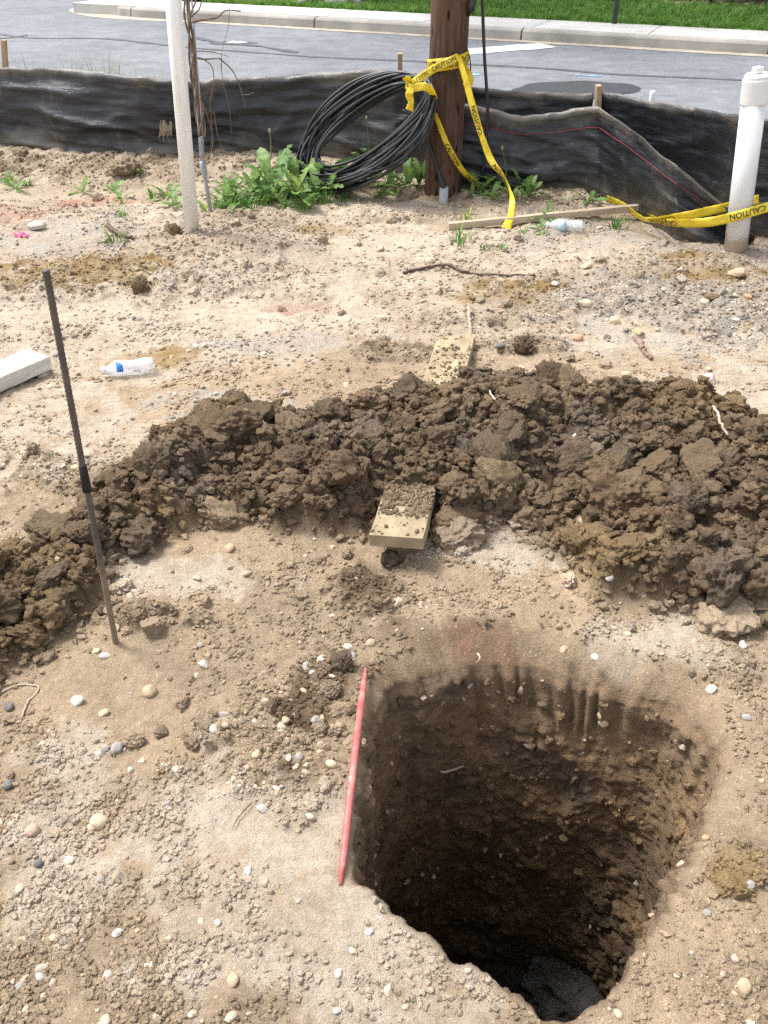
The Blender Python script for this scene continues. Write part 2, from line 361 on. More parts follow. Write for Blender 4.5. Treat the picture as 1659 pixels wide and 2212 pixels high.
# fine sheet, coarse far out so that it reaches the horizon
ys = [0.12]
while ys[-1] < 7.6: ys.append(ys[-1]+0.0045*max(0.9, ys[-1]/2.3)**1.15)
YS = np.array([-60, -15, -4, -1.2, -0.4, -0.1]+ys+[8.2, 9.5, 12, 20, 45, 120, 400])
us = np.linspace(-1, 1, 680)
NE = len(us)
half = 0.95+0.60*np.clip(YS, 0, 8)
ext = np.array([0.25, 0.8, 2, 5, 15, 60, 400])
XG = np.empty((len(YS), NE+2*len(ext))); YG = np.repeat(YS[:, None], XG.shape[1], 1)
for i, hw in enumerate(half):
    XG[i] = np.concatenate([-(hw+ext[::-1]), us*hw, hw+ext])
xf, yf = XG.ravel(), YG.ravel()
zf, mf, rf, ff = ground_h(xf, yf, True)
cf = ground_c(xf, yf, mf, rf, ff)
off, tt = pit_off(xf, yf)
R_, C_ = XG.shape
idx = np.arange(R_*C_).reshape(R_, C_)
Q = np.stack([idx[:-1, :-1], idx[:-1, 1:], idx[1:, 1:], idx[1:, :-1]], -1).reshape(-1, 4)
keepv = off > lip(tt)+0.03
Q = Q[keepv[Q].all(1)]
mq = mf[Q].mean(1) > 0.5
def sub_sheet(name, Qs):
    u, inv = np.unique(Qs, return_inverse=True); inv = inv.reshape(Qs.shape)
    me = fast_mesh(name, np.stack([xf[u], yf[u], zf[u]], 1), inv, M_SOIL)
    set_col(me, 'col', cf[u])
    a = me.attributes.new('grit', 'FLOAT', 'POINT'); a.data.foreach_set('value', (1-0.85*mf[u]).astype(np.float32))
    return obj(name, me)
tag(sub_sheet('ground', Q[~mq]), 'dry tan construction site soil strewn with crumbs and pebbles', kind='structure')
tag(sub_sheet('soil_mound', Q[mq]), 'long low heap of dark moist dug soil behind the pit', 'soil heap', kind='stuff')

# ------------------------------------------------------------------ the pit
NT = 480; DEPTH = 1.36
th = np.linspace(-np.pi, np.pi, NT, endpoint=False)
rows_out = np.array([1.0, 0.85, 0.7, 0.55, 0.4, 0.3, 0.22, 0.14, 0.07, 0.0])
Vp = []; Cp = []; Gp = []
rr = rim_r(th); L = lip(th)
for f in rows_out:
    o = f*(L+0.11); rad = rr+o; x = PIT_C.x+np.cos(th)*rad; y = PIT_C.y+np.sin(th)*rad
    h, m, r, fa = ground_h(x, y, True)
    q = np.clip(1-o/L, 0, 1); z = h-q**1.7*L*0.5-0.004*sstep(0.03, 0.11, o-L)
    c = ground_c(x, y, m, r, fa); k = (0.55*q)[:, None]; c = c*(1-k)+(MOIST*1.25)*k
    Vp.append(np.stack([x, y, z], 1)); Cp.append(c); Gp.append(np.full(NT, 0.8))
z0 = Vp[-1][:, 2]
# smooth round floor outline
ft = np.fft.rfft(rr); ft[5:] = 0; rs = np.fft.irfft(ft, NT)
NW = 190
arc = th*0.42
for j in range(1, NW+1):
    t = j/NW; dep = t**1.05
    z = z0*(1-dep)-DEPTH*dep
    rad = rr*(1-min(1, t*2.2))+rs*min(1, t*2.2)*(1.0-0.06*t)
    dz = -z
    amp = min(1, j/5)
    nz = 0.010*fbm(arc*7, dz*7, 3, 71)+0.5*sstep(-0.2, .5, fbm(arc*5, dz*3, 2, 75))*lumps(arc, dz, 0.05, 23)+0.35*lumps(arc, dz*1.3, 0.026, 25)+0.35*lumps(arc, dz*1.2, 0.014, 26)
    # bucket-tooth scores on the far wall, just under the lip
    sc = sstep(-0.62, -0.45, th-math.radians(75))*sstep(0.62, 0.45, th-math.radians(75))*sstep(0.0, 0.03, dz)*sstep(0.30+0.0*th, 0.16, dz+0.09*pn(arc*9, 0*arc, 44))
    tooth = np.abs(np.sin(((arc+0.05*pn(arc*7, dz*1.5, 5)+0.10*dz)/0.047)*np.pi))*(0.75+0.6*pn(arc*11, dz*2, 12))
    nz = nz*(1-0.75*sc)+sc*0.022*tooth
    bk_ = np.clip(np.cos(th-math.radians(75)), 0, 1)
    rad = rad-bk_*0.07*sstep(0.0, 0.5, dz)-amp*nz+0.004
    x = PIT_C.x+np.cos(th)*rad; y = PIT_C.y+np.sin(th)*rad
    zz = z+amp*0.008*fbm(arc*12, dz*12, 3, 77)
    n1 = fbm(arc*4, dz*6, 4, 81)[:, None]; n2 = fbm(arc*16, dz*22, 3, 82)[:, None]
    c = MOIST*1.5*(1.05+0.3*n1+0.3*n2); c = c*(1+0.35*(sc*(tooth-0.5))[:, None])
    o = np.clip(n1*1.2-0.15, 0, 1); c = c*(1-0.25*o)+OCH*0.25*o
    g = np.clip(-n1*1.4-0.2+0.4*n2, 0, 1); c = c*(1-0.6*g)+np.array([0.10, 0.09, 0.08])*0.6*g
    rdm = (np.exp(-((th-math.radians(95))/0.28)**2)*sstep(0.22, 0.02, dz))[:, None]*np.clip(0.6+n2+n1, 0, 1); c = c*(1-rdm*.7)+RED*1.3*rdm*.7
    tp = sstep(0.38, 0.0, dz+0.08*n1[:, 0])[:, None]; c = c*(1-0.65*tp)+np.array([0.29, 0.205, 0.135])*0.65*tp  # tan soil towards the rim, its colour also raised in place of brighter light
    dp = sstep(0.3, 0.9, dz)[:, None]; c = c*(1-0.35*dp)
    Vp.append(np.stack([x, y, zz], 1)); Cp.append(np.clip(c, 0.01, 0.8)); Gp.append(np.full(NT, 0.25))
xw, yw = Vp[-1][:, 0], Vp[-1][:, 1]
for k in (0.9, 0.8, 0.7, 0.6, 0.5, 0.4, 0.3, 0.2, 0.1, 0.02):
    x = PIT_C.x+(xw-PIT_C.x)*k; y = PIT_C.y+(yw-PIT_C.y)*k
    z = -DEPTH+0.04*fbm(x*5, y*5, 4, 85)+0.7*lumps(x, y, 0.07, 29)-0.02
    n2 = fbm(x*9, y*9, 3, 86)[:, None]
    Vp.append(np.stack([x, y, z], 1)); Cp.append(np.clip(np.array([0.05, 0.043, 0.035])*(1+0.4*n2), 0.01, 0.6)); Gp.append(np.full(NT, 0.3))  # floor colour darkened to stand in for the deep shade down here
Vp = np.concatenate(Vp); Cp = np.concatenate(Cp); Gp = np.concatenate(Gp)
nr = len(Vp)//NT; ii = np.arange(nr*NT).reshape(nr, NT); jj = np.roll(ii, -1, 1)
Qp = np.stack([ii[:-1], ii[1:], jj[1:], jj[:-1]], -1).reshape(-1, 4)
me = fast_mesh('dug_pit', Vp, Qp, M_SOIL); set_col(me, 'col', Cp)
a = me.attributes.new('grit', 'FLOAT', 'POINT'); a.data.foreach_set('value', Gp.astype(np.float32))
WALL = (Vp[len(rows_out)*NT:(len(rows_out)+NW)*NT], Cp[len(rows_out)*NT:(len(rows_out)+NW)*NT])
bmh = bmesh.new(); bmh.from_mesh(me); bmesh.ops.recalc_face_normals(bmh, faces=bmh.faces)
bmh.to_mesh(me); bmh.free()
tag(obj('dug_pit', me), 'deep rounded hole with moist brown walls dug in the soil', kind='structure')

def hz(x, y): return float(ground_h(np.array([x], float), np.array([y], float))[0])
def GP(px, py):
    """pixel -> point on the real ground surface"""
    z = 0.0
    for _ in range(6):
        g = G(px, py, z); z = 0.6*hz(g.x, g.y)+0.4*z
    return G(px, py, z)

# ------------------------------------------------------------------ scattered soil crumbs, clods and gravel
def ico(sub, amp, freq, squash, seed, flat=0, crumb=None):
    bm = bmesh.new(); bmesh.ops.create_icosphere(bm, subdivisions=sub, radius=1.0)
    V = np.array([v.co[:] for v in bm.verts]); s = seed*7.7
    d = amp*(pn(V[:, 0]*freq+s, V[:, 1]*freq+V[:, 2]*freq*0.7, seed)+pn(V[:, 2]*freq+s, V[:, 0]*freq-V[:, 1]*freq*0.6, seed+1))
    d = d+amp*0.6*(pn(V[:, 0]*freq*2.7+s, V[:, 1]*freq*2.7+V[:, 2]*2.1*freq, seed+2)+pn(V[:, 2]*freq*3.1, V[:, 0]*freq*2.5+V[:, 1], seed+3))
    if sub >= 3: d = d+amp*0.55*(pn(V[:, 0]*freq*7+s, V[:, 1]*freq*7+V[:, 2]*freq*5, seed+4)+pn(V[:, 2]*freq*6+s, V[:, 1]*freq*6, seed+5))
    V = V*(1+d)[:, None]
    rs_ = np.random.RandomState(seed)
    for _ in range(flat):                                 # chipped facets
        nrm = rs_.randn(3); nrm /= np.linalg.norm(nrm); lim = 0.6+0.3*rs_.rand()
        e = np.maximum(V @ nrm-lim, 0); V = V-e[:, None]*nrm
    if crumb:                                             # crumbly skin
        rc = np.random.RandomState(seed+5); U = V/np.linalg.norm(V, axis=1)[:, None]; d = 0
        for cnt, rad, k in crumb:
            C = rc.randn(cnt, 3); C /= np.linalg.norm(C, axis=1)[:, None]; R0 = rad*(0.5+0.9*rc.rand(cnt))
            dd = ((U[:, None, :]-C[None])**2).sum(2); d = d+k*np.sqrt(np.maximum(0, R0[None]**2-dd)).max(1)
        V = V*(1+d)[:, None]
    V = V*np.array(squash)
    Fc = [[v.index for v in f.verts] for f in bm.faces]; bm.free(); return V, Fc
def scatter(name, P, rot, scl, ix, colr, protos, label, cat):
    me = bpy.data.meshes.new(name); me.vertices.add(len(P)); me.vertices.foreach_set('co', np.asarray(P, np.float32).ravel())
    for nm, ty, dat, fld in (('rot', 'FLOAT_VECTOR', rot, 'vector'), ('scl', 'FLOAT_VECTOR', scl, 'vector'), ('idx', 'INT', ix, 'value')):
        at = me.attributes.new(nm, ty, 'POINT'); at.data.foreach_set(fld, np.asarray(dat, np.int32 if ty == 'INT' else np.float32).ravel())
    set_col(me, 'icol', np.asarray(colr))
    o = obj(name, me); tag(o, label, cat, kind='stuff')
    pc = bpy.data.collections.new(name+'_forms')
    for k, p in enumerate(protos):
        pc.objects.link(bpy.data.objects.new('%s_form_%02d' % (name, k), p))
    ng = bpy.data.node_groups.new(name+'_nodes', 'GeometryNodeTree')
    ng.interface.new_socket('Geometry', in_out='INPUT', socket_type='NodeSocketGeometry'); ng.interface.new_socket('Geometry', in_out='OUTPUT', socket_type='NodeSocketGeometry')
    gi = ng.nodes.new('NodeGroupInput'); go = ng.nodes.new('NodeGroupOutput'); ip = ng.nodes.new('GeometryNodeInstanceOnPoints')
    ci = ng.nodes.new('GeometryNodeCollectionInfo'); ci.inputs['Collection'].default_value = pc; ci.inputs['Separate Children'].default_value = True; ci.inputs['Reset Children'].default_value = True
    def na(nm, ty):
        x = ng.nodes.new('GeometryNodeInputNamedAttribute'); x.data_type = ty; x.inputs['Name'].default_value = nm; return x.outputs['Attribute']
    er = ng.nodes.new('FunctionNodeEulerToRotation')
    ng.links.new(na('rot', 'FLOAT_VECTOR'), er.inputs[0]); ng.links.new(er.outputs[0], ip.inputs['Rotation'])
    ng.links.new(na('scl', 'FLOAT_VECTOR'), ip.inputs['Scale']); ng.links.new(na('idx', 'INT'), ip.inputs['Instance Index'])
    ip.inputs['Pick Instance'].default_value = True
    ng.links.new(gi.outputs[0], ip.inputs['Points']); ng.links.new(ci.outputs[0], ip.inputs['Instance']); ng.links.new(ip.outputs[0], go.inputs[0])
    md = o.modifiers.new('scatter', 'NODES'); md.node_group = ng
    return o
CRB = [(14, 0.55, 0.35), (90, 0.20, 0.5), (420, 0.085, 0.6), (1200, 0.045, 0.5)]
def form(name, sub, amp, freq, sq, seed, mat, flat=0, smooth=True, crumb=None):
    V, Fc = ico(sub, amp, freq, sq, seed, flat, crumb); return mesh(name, V, Fc, mat, smooth)
CLODS = [form('soil_clod', 5, 0.22, 1.1, (0.85, 0.75, 0.6), s, M_CLOD, 4, crumb=CRB) for s in range(100, 108)]
CRUMB = [form('soil_crumb', 3, 0.30, 1.5, (1, 0.85, 0.7), s, M_CLOD, 5, crumb=[(30, 0.4, 0.5), (120, 0.17, 0.5)]) for s in range(120, 128)]
PEB = [form('pebble', 3, 0.16, 0.9, (1, 0.8, 0.6), s, M_GRAVEL, 6) for s in range(140, 144)]+[form('chip', 2, 0.16, 0.9, (1, 0.75, 0.55), s, M_GRAVEL, 7, False) for s in range(150, 154)]
def pick(n, yl, yh, pw=1.0):
    """random places inside the view and a margin to the sides, even in picture density"""
    u = RS.rand(n); y = yl*(yh/yl)**(u**pw); x = (RS.rand(n)*2-1)*(0.85+0.56*y); return x, y
def scatter_soil(name, n, dens, smin, smax, protos, sink, label, cat, yl=0.5, yh=6.6, power=2.5, colf=None, grow=0.0):
    x, y = pick(n, yl, yh)
    h, m, r, fa = ground_h(x, y, True); off_, t_ = pit_off(x, y)
    k = (off_ > lip(t_)*0.6) & (y < fence_y(x)-0.02) & (RS.rand(n) < dens(x, y, m, r, fa, off_))
    x, y, h, m, r, fa = [v[k] for v in (x, y, h, m, r, fa)]; n = len(x)
    s = smin+(smax-smin)*RS.rand(n)**power; s = s*(1+grow*np.clip(y-1, 0, 5))
    c = ground_c(x, y, m, r, fa) if colf is None else colf(x, y, m, r, fa)
    c = c*(0.9+0.4*RS.rand(n))[:, None]
    rot = RS.rand(n, 3)*2*np.pi; rot[:, :2] = (RS.rand(n, 2)-0.5)*1.2
    sc = s[:, None]*(0.75+0.5*RS.rand(n, 3))
    P = np.stack([x, y, h+s*sink], 1)
    return scatter(name, P, rot, sc, RS.randint(0, len(protos), n), np.clip(c, 0.01, 0.9), protos, label, cat)
clump = lambda x, y, f, s: np.clip(0.5+0.9*fbm(x*f, y*f, 3, s), 0.02, 1)
scatter_soil('soil_clods', 3200, lambda x, y, m, r, f, o: m*0.9*clump(x, y, 3, 91), 0.012, 0.085, CLODS, 0.08, 'lumps of dark moist soil heaped on the mound', 'soil clods', 1.2, 3.6, 4.0)
scatter_soil('mound_crumbs', 70000, lambda x, y, m, r, f, o: m*0.95, 0.0035, 0.019, CRUMB, 0.3, 'small dark crumbs covering the soil mound', 'soil crumbs', 1.1, 3.6, 2.5)
scatter_soil('loose_clods', 7000, lambda x, y, m, r, f, o: (1-m)*np.clip(0.015+r*0.6+0.10*f*clump(x, y, 3, 97)+0.6*np.exp(-np.abs(poly_sd(x, y, MOUND))/0.10)*(1-m), 0, 1), 0.006, 0.026, CLODS, 0.1, 'tan clods lying on the rough parts of the ground', 'soil clods', 0.7, 6.5, 4.0, grow=0.12)
scatter_soil('soil_crumbs', 340000, lambda x, y, m, r, f, o: (1-m)*np.clip(clump(x, y, 2.2, 93)**1.5*clump(x, y, 9, 94)**1.3*1.6+r*0.7, 0, 1)*np.where(o < 0.12, 0.35, 1), 0.0011, 0.0065, CRUMB, 0.15, 'fine tan crumbs strewn over the dry ground', 'soil crumbs', 0.55, 6.4, 3.2, grow=0.15)
_pal = np.array([[0.60, 0.52, 0.41], [0.66, 0.62, 0.56], [0.5, 0.38, 0.25], [0.33, 0.325, 0.32], [0.42, 0.34, 0.26], [0.25, 0.25, 0.25], [0.55, 0.44, 0.31]])
def pebcol(x, y, m, r, f):
    k = (0.35+0.5*RS.rand(len(x)))[:, None]; return _pal[RS.randint(0, len(_pal), len(x))]*(1-k)+ground_c(x, y, m, r, f)*1.1*k
def gravel_d(x, y, m, r, f, o):
    g = np.zeros_like(x)
    for i, b in enumerate(GREYS): g = np.maximum(g, blob(x, y, *b, k=0.7, seed=5+i))
    g = np.maximum(g, 0.6*blob(x, y, 650, 1600, 0.2, 0.2))
    return np.clip(g*0.9+0.03+0.24*clump(x, y, 2, 99)**2, 0, 1)*(1-0.85*m)*np.where(o < 0.1, 0.3, 1)
scatter_soil('gravel', 22000, gravel_d, 0.002, 0.013, PEB, 0.05, 'small pale and grey pebbles scattered over the soil', 'gravel', 0.55, 6.4, 3.2, colf=pebcol, grow=0.08)
# ------------------------------------------------------------------ street behind the fence
def asphalt_mat():
    m, n, b = new_mat('asphalt', 0.85, spec=0.35)
    geo = n.nodes.new('ShaderNodeNewGeometry'); P = geo.outputs['Position']
    a = noise_node(n, 0.5, 5, 0.6, P); g = noise_node(n, 120, 2, 0.6, P); s = noise_node(n, 4, 5, 0.7, P)
    c = ramp(n, a.outputs['Fac'], [(0.3, (0.135, 0.14, 0.155)), (0.7, (0.20, 0.205, 0.22))])
    c2 = ramp(n, s.outputs['Fac'], [(0.3, (0.8, 0.8, 0.8)), (0.7, (1.15, 1.15, 1.15))])
    c3 = ramp(n, g.outputs['Fac'], [(0.3, (0.7, 0.7, 0.7)), (0.7, (1.3, 1.3, 1.3))])
    k = mix(n, 1.0, c.outputs[0], c2.outputs[0], 'MULTIPLY'); k = mix(n, 1.0, k, c3.outputs[0], 'MULTIPLY')
    n.links.new(k, b.inputs['Base Color']); bump(n, b, g.outputs['Fac'], 0.5, 0.006); return m
M_ASPH = asphalt_mat()
M_CONC = simple('concrete', (0.47, 0.455, 0.43), 0.9, 0.16, 2.2, 0.3, 60)
M_KERB = simple('kerb_concrete', (0.33, 0.305, 0.27), 0.9, 0.3, 1.6, 0.3, 50)
M_GUT = simple('gutter_silt', (0.40, 0.35, 0.28), 0.95, 0.3, 5, 0.2, 80)
M_SEAL = simple('bitumen_seal', (0.075, 0.077, 0.084), 0.7, 0.3, 6)
M_PATCH = simple('fresh_asphalt', (0.04, 0.041, 0.046), 0.8, 0.35, 30, 0.5, 120)
M_WLINE = simple('worn_white_paint', (0.62, 0.63, 0.64), 0.7, 0.2, 12)
M_BLUEP = simple('faded_blue_paint', (0.22, 0.36, 0.48), 0.8, 0.3, 9)
M_IRON = simple('manhole_iron', (0.42, 0.43, 0.45), 0.5, 0.2, 12)
KO = Vector((4.49, 11.39, 0)); KT = Vector((-0.912, 0.409, 0)).normalized(); KN = Vector((0.409, 0.912, 0)).normalized()
def K(s, n, z=0.0): v = KO+KT*s+KN*n; return Vector((v.x, v.y, z))
ZR = -0.012
road = obj('road', mesh('road', [(-60, 7.75, ZR), (60, 7.0, ZR), (60, 60, ZR), (-60, 60, ZR)], [(0, 1, 2, 3)], M_ASPH))
tag(road, 'grey asphalt street with sealed cracks', kind='structure')
def strip(name, P, wd, mat, parent, z, jit=0.0):
    P = catmull(P, 8); V = []; Fc = []
    for i, p in enumerate(P):
        t = (P[min(i+1, len(P)-1)]-P[max(i-1, 0)]).normalized(); s = Vector((-t.y, t.x, 0))
        q = wd*(0.5+jit*random.uniform(-0.5, 0.5)); V += [p+s*q, p-s*q]
        V[-1].z = V[-2].z = z
    Fc = [(2*i, 2*i+1, 2*i+3, 2*i+2) for i in range(len(P)-1)]
    return obj(name, mesh(name, V, Fc, mat), parent)
strip('crack_seal', [G(x, y) for x, y in [(-30, 66), (60, 80), (230, 82), (400, 100), (560, 112), (700, 122), (850, 128), (1000, 136), (1180, 146), (1330, 158), (1500, 166), (1720, 176)]], 0.085, M_SEAL, road, ZR+0.004, 0.5)
strip('crack_seal', [G(x, y) for x, y in [(420, 78), (480, 92), (560, 98), (640, 112)]], 0.09, M_SEAL, road, ZR+0.006, 0.6)
strip('crack_seal', [G(x, y) for x, y in [(-20, 82), (20, 80), (60, 74)]], 0.08, M_SEAL, road, ZR+0.006, 0.6)
strip('stop_line', [G(985, 112), G(1080, 104), G(1185, 96)], 0.42, M_WLINE, road, ZR+0.005, 0.1)
strip('blue_paint_mark', [G(1225, 158), G(1262, 161), G(1300, 163)], 0.05, M_BLUEP, road, ZR+0.005, 0.8)
strip('blue_paint_mark', [G(1010, 165), G(1022, 157)], 0.10, M_BLUEP, road, ZR+0.005, 0.8)
for (cx, cy, rx, ry, nm, mt, zz) in [(1240, 196, 145, 19, 'asphalt_patch', M_PATCH, 0.005), (512, 91, 22, 2.6, 'manhole_cover', M_IRON, 0.009), (505, 93, 48, 4.0, 'asphalt_patch', M_SEAL, 0.004)]:
    V = [G(cx+rx*math.cos(a)*(1+0.35*pn(a*1.3, cx, 3)), cy+ry*math.sin(a)*(1+0.6*pn(a*1.7, cx, 4)), ZR+zz) for a in np.linspace(0, 2*math.pi, 40, endpoint=False)]
    obj(nm, mesh(nm, V, [list(range(40))[::-1]], mt), road)
ZK = 0.125
# kerb line: straight, then a tight corner turning away
line = [K(s, 0) for s in np.arange(-9, 8.91, 0.3)]
c0 = K(8.9, 1.5)
for a in np.linspace(0, math.radians(112), 12)[1:]:
    line.append(c0-KN*1.5*math.cos(a)+KT*1.5*math.sin(a))
ld = (line[-1]-line[-2]).normalized()
for i in range(1, 60): line.append(line[-1]+ld*0.5)
def lnorm(i):
    t = (line[min(i+1, len(line)-1)]-line[max(i-1, 0)]).normalized(); return Vector((-t.y, t.x, 0))*(-1)
kerb = tag(empty('kerb', (0, 0, 0)), 'worn concrete kerb along the far side of the street', kind='structure')
prof = [(0.0, ZR-0.05), (0.015, 0.04), (0.025, ZK-0.03), (0.05, ZK-0.008), (0.16, ZK)]
def kerb_piece(i0, i1):
    mb = MB(); n = i1-i0+1; b = len(prof); V = []; Fc = []
    for q in range(n):
        i = i0+q; p = line[i]; nn = lnorm(i)
        t = (line[min(i+1, len(line)-1)]-line[max(i-1, 0)]).normalized()
        if q == 0: p = p+t*0.012
        if q == n-1: p = p-t*0.012
        for (o, z) in prof+[(0.16, -0.1)]: v = p+nn*o; V.append((v.x, v.y, z))
    m_ = len(prof)+1
    for q in range(n-1):
        for k in range(m_-1): Fc.append((q*m_+k, (q+1)*m_+k, (q+1)*m_+k+1, q*m_+k+1))
    Fc += [tuple(range(m_))[::-1], tuple((n-1)*m_+k for k in range(m_))]
    me = mesh('kerb_section', V, Fc, M_KERB); obj('kerb_section', me, kerb)
cuts = list(range(0, 61, 10))+[len(line)-1-k for k in range(50, -1, -10)]
cuts = sorted(set(cuts))
for i0, i1 in zip(cuts[:-1], cuts[1:]):
    if i1-i0 > 1: kerb_piece(i0, i1)
# silt in the gutter, wider at the corner
V = []; Fc = []
for i in range(len(line)):
    nn = lnorm(i); wd = 0.12+0.5*math.exp(-((i-66)/5.0)**2)+0.04*float(pn(i*0.4, 1.0, 3)); p = line[i]
    a = p-nn*wd; V += [(a.x, a.y, ZR+0.004), (p.x+nn.x*0.02, p.y+nn.y*0.02, ZR+0.012)]
Fc = [(2*i, 2*i+2, 2*i+3, 2*i+1) for i in range(len(line)-1)]
tag(obj('gutter', mesh('gutter', V, Fc, M_GUT)), 'pale silt strip at the kerb foot', kind='structure')
# pavement slabs
walk = tag(empty('pavement', (0, 0, 0)), 'pale concrete pavement behind the kerb', kind='structure')
for k, s in enumerate(np.arange(-9, 8.9, 1.49)):
    mb = MB(); z = ZK+0.002+random.uniform(-0.003, 0.003)
    q = [K(s+0.006, 0.165, z), K(s+1.484, 0.165, z), K(s+1.484, 1.08, z), K(s+0.006, 1.08, z)]
    mb.add(q+[Vector((v.x, v.y, -0.1)) for v in q], [(0, 3, 2, 1), (0, 1, 5, 4), (1, 2, 6, 5), (2, 3, 7, 6), (3, 0, 4, 7)])
    mb.build('slab', M_CONC, walk)
cor = [K(8.92, 0.165)]+[line[i]+lnorm(i)*0.165 for i in range(61, len(line)-1, 2)]+[line[-2]+lnorm(len(line)-2)*1.6, K(10.2, 2.4), K(8.92, 1.08)]
mb = MB(); mb.add([(v.x, v.y, ZK+0.001) for v in cor]+[(v.x, v.y, -0.1) for v in cor], [list(range(len(cor)))[::-1]]+[(i, (i+1) % len(cor), len(cor)+(i+1) % len(cor), len(cor)+i) for i in range(len(cor))])
mb.build('slab', M_CONC, walk)
# lawn with blades, leaf-littered wood behind
M_LAWN = simple('lawn_soil', (0.085, 0.16, 0.03), 0.95, 0.35, 3)
M_LIT = simple('leaf_litter', (0.13, 0.085, 0.05), 0.95, 0.5, 7, 0.8, 30, bdist=0.03)
gx = np.linspace(-14, 14, 90); gn = np.linspace(1.085, 2.7, 14)
V = []
for n_ in gn:
    for s in gx: 
        p = K(s, n_); V.append((p.x, p.y, ZK+0.004+0.05*sstep(1.3, 2.0, n_)+0.03*float(pn(s, n_*2, 9))*(n_ > 1.4)+0.04*(n_-1.3)))
ng_ = len(gx); Fc = [(j*ng_+i, j*ng_+i+1, (j+1)*ng_+i+1, (j+1)*ng_+i) for j in range(len(gn)-1) for i in range(ng_-1)]
Fc = [f for f in Fc if not (gx[f[0] % ng_] > 8.6 and gn[f[0]//ng_] < 2.3)]
me = mesh('lawn', V, Fc, M_LAWN, True); tag(obj('lawn', me), 'bright green grass strip behind the pavement', kind='structure')
V = []; gn2 = np.linspace(2.5, 40, 30); gx2 = np.linspace(-40, 40, 80)
for n_ in gn2:
    for s in gx2:
        p = K(s, n_); V.append((p.x, p.y, 0.18+0.12*(n_-2.5)**0.8+0.1*float(pn(s*0.6, n_*0.6, 9))))
Fc = [(j*80+i, j*80+i+1, (j+1)*80+i+1, (j+1)*80+i) for j in range(29) for i in range(79)]
tag(obj('woodland_floor', mesh('woodland_floor', V, Fc, M_LIT, True)), 'brown leaf litter rising under the trees', kind='structure')
def leaf_mat(name, base, tr=0.35):
    m, n, b = new_mat(name, 0.55, base, 0.4)
    oi = n.nodes.new('ShaderNodeObjectInfo'); t = noise_node(n, 9, 3)
    r = ramp(n, t.outputs['Fac'], [(0.3, tuple(c*0.75 for c in base)), (0.7, tuple(c*1.3 for c in base))])
    r2 = ramp(n, oi.outputs['Random'], [(0, (0.65, 0.75, 0.65)), (0.6, (1.1, 1.1, 1.1)), (0.93, (1.25, 1.2, 1.1)), (1, (1.9, 1.35, 0.9))])
    c = mix(n, 1.0, r.outputs[0], r2.outputs[0], 'MULTIPLY'); n.links.new(c, b.inputs['Base Color'])
    tl = n.nodes.new('ShaderNodeBsdfTranslucent'); n.links.new(c, tl.inputs[0]); ms = n.nodes.new('ShaderNodeMixShader'); ms.inputs[0].default_value = tr
    out = n.nodes['Material Output']; n.links.new(b.outputs[0], ms.inputs[1]); n.links.new(tl.outputs[0], ms.inputs[2]); n.links.new(ms.outputs[0], out.inputs[0]); return m
M_GRASS = leaf_mat('grass_blade', (0.14, 0.27, 0.05)); M_LEAF = leaf_mat('weed_leaf', (0.17, 0.28, 0.085), 0.4); M_IVY = leaf_mat('shrub_leaf', (0.035, 0.075, 0.02)); M_DRY = leaf_mat('straw', (0.30, 0.24, 0.12), 0.2)
M_TALL = leaf_mat('seeding_grass', (0.20, 0.27, 0.09))
def tuft_mesh(name, nb, h, spread, wd, mat, seed, lean=0.5):
    rnd = random.Random(seed); V = []; Fc = []
    for _ in range(nb):
        a = rnd.uniform(0, 6.283); r = rnd.uniform(0, spread); L_ = h*rnd.uniform(0.5, 1); ln = rnd.uniform(0.05, lean)*L_
        base = Vector((r*math.cos(a), r*math.sin(a), -0.01)); d = Vector((math.cos(a+rnd.uniform(-.8, .8)), math.sin(a+rnd.uniform(-.8, .8)), 0)); s = Vector((-d.y, d.x, 0))*wd
        b = len(V)
        for t, wk in ((0, 1), (0.4, 0.9), (0.75, 0.6)):
            p = base+d*ln*t*t+Vector((0, 0, L_*t*(1-0.15*t))); V += [p+s*wk, p-s*wk]
        V.append(base+d*ln*1.15+Vector((0, 0, L_*0.86)))
        Fc += [(b, b+1, b+3, b+2), (b+2, b+3, b+5, b+4), (b+4, b+5, b+6)]
    return mesh(name, V, Fc, mat)
TUFT = [tuft_mesh('grass_tuft', 14, 0.11, 0.05, 0.004, M_GRASS, s, 0.7) for s in range(4)]
n = 9000; s = RS.rand(n)*19-9.5; q = 1.10+RS.rand(n)*1.5
k = ~((s > 8.6) & (q < 2.3)); s, q = s[k], q[k]; n = len(s)
P = [K(a, b) for a, b in zip(s, q)]
P = np.array([(p.x, p.y, ZK+0.004+0.05*float(sstep(1.3, 2.0, b))+0.04*(b-1.3)) for p, b in zip(P, q)])
rot = np.zeros((n, 3)); rot[:, 2] = RS.rand(n)*6.28
scatter('lawn_grass', P, rot, (0.5+0.8*RS.rand(n))[:, None]*np.ones((n, 3)), RS.randint(0, 4, n), np.ones((n, 3))*0.2, TUFT, 'short bright green grass on the strip behind the pavement', 'grass')
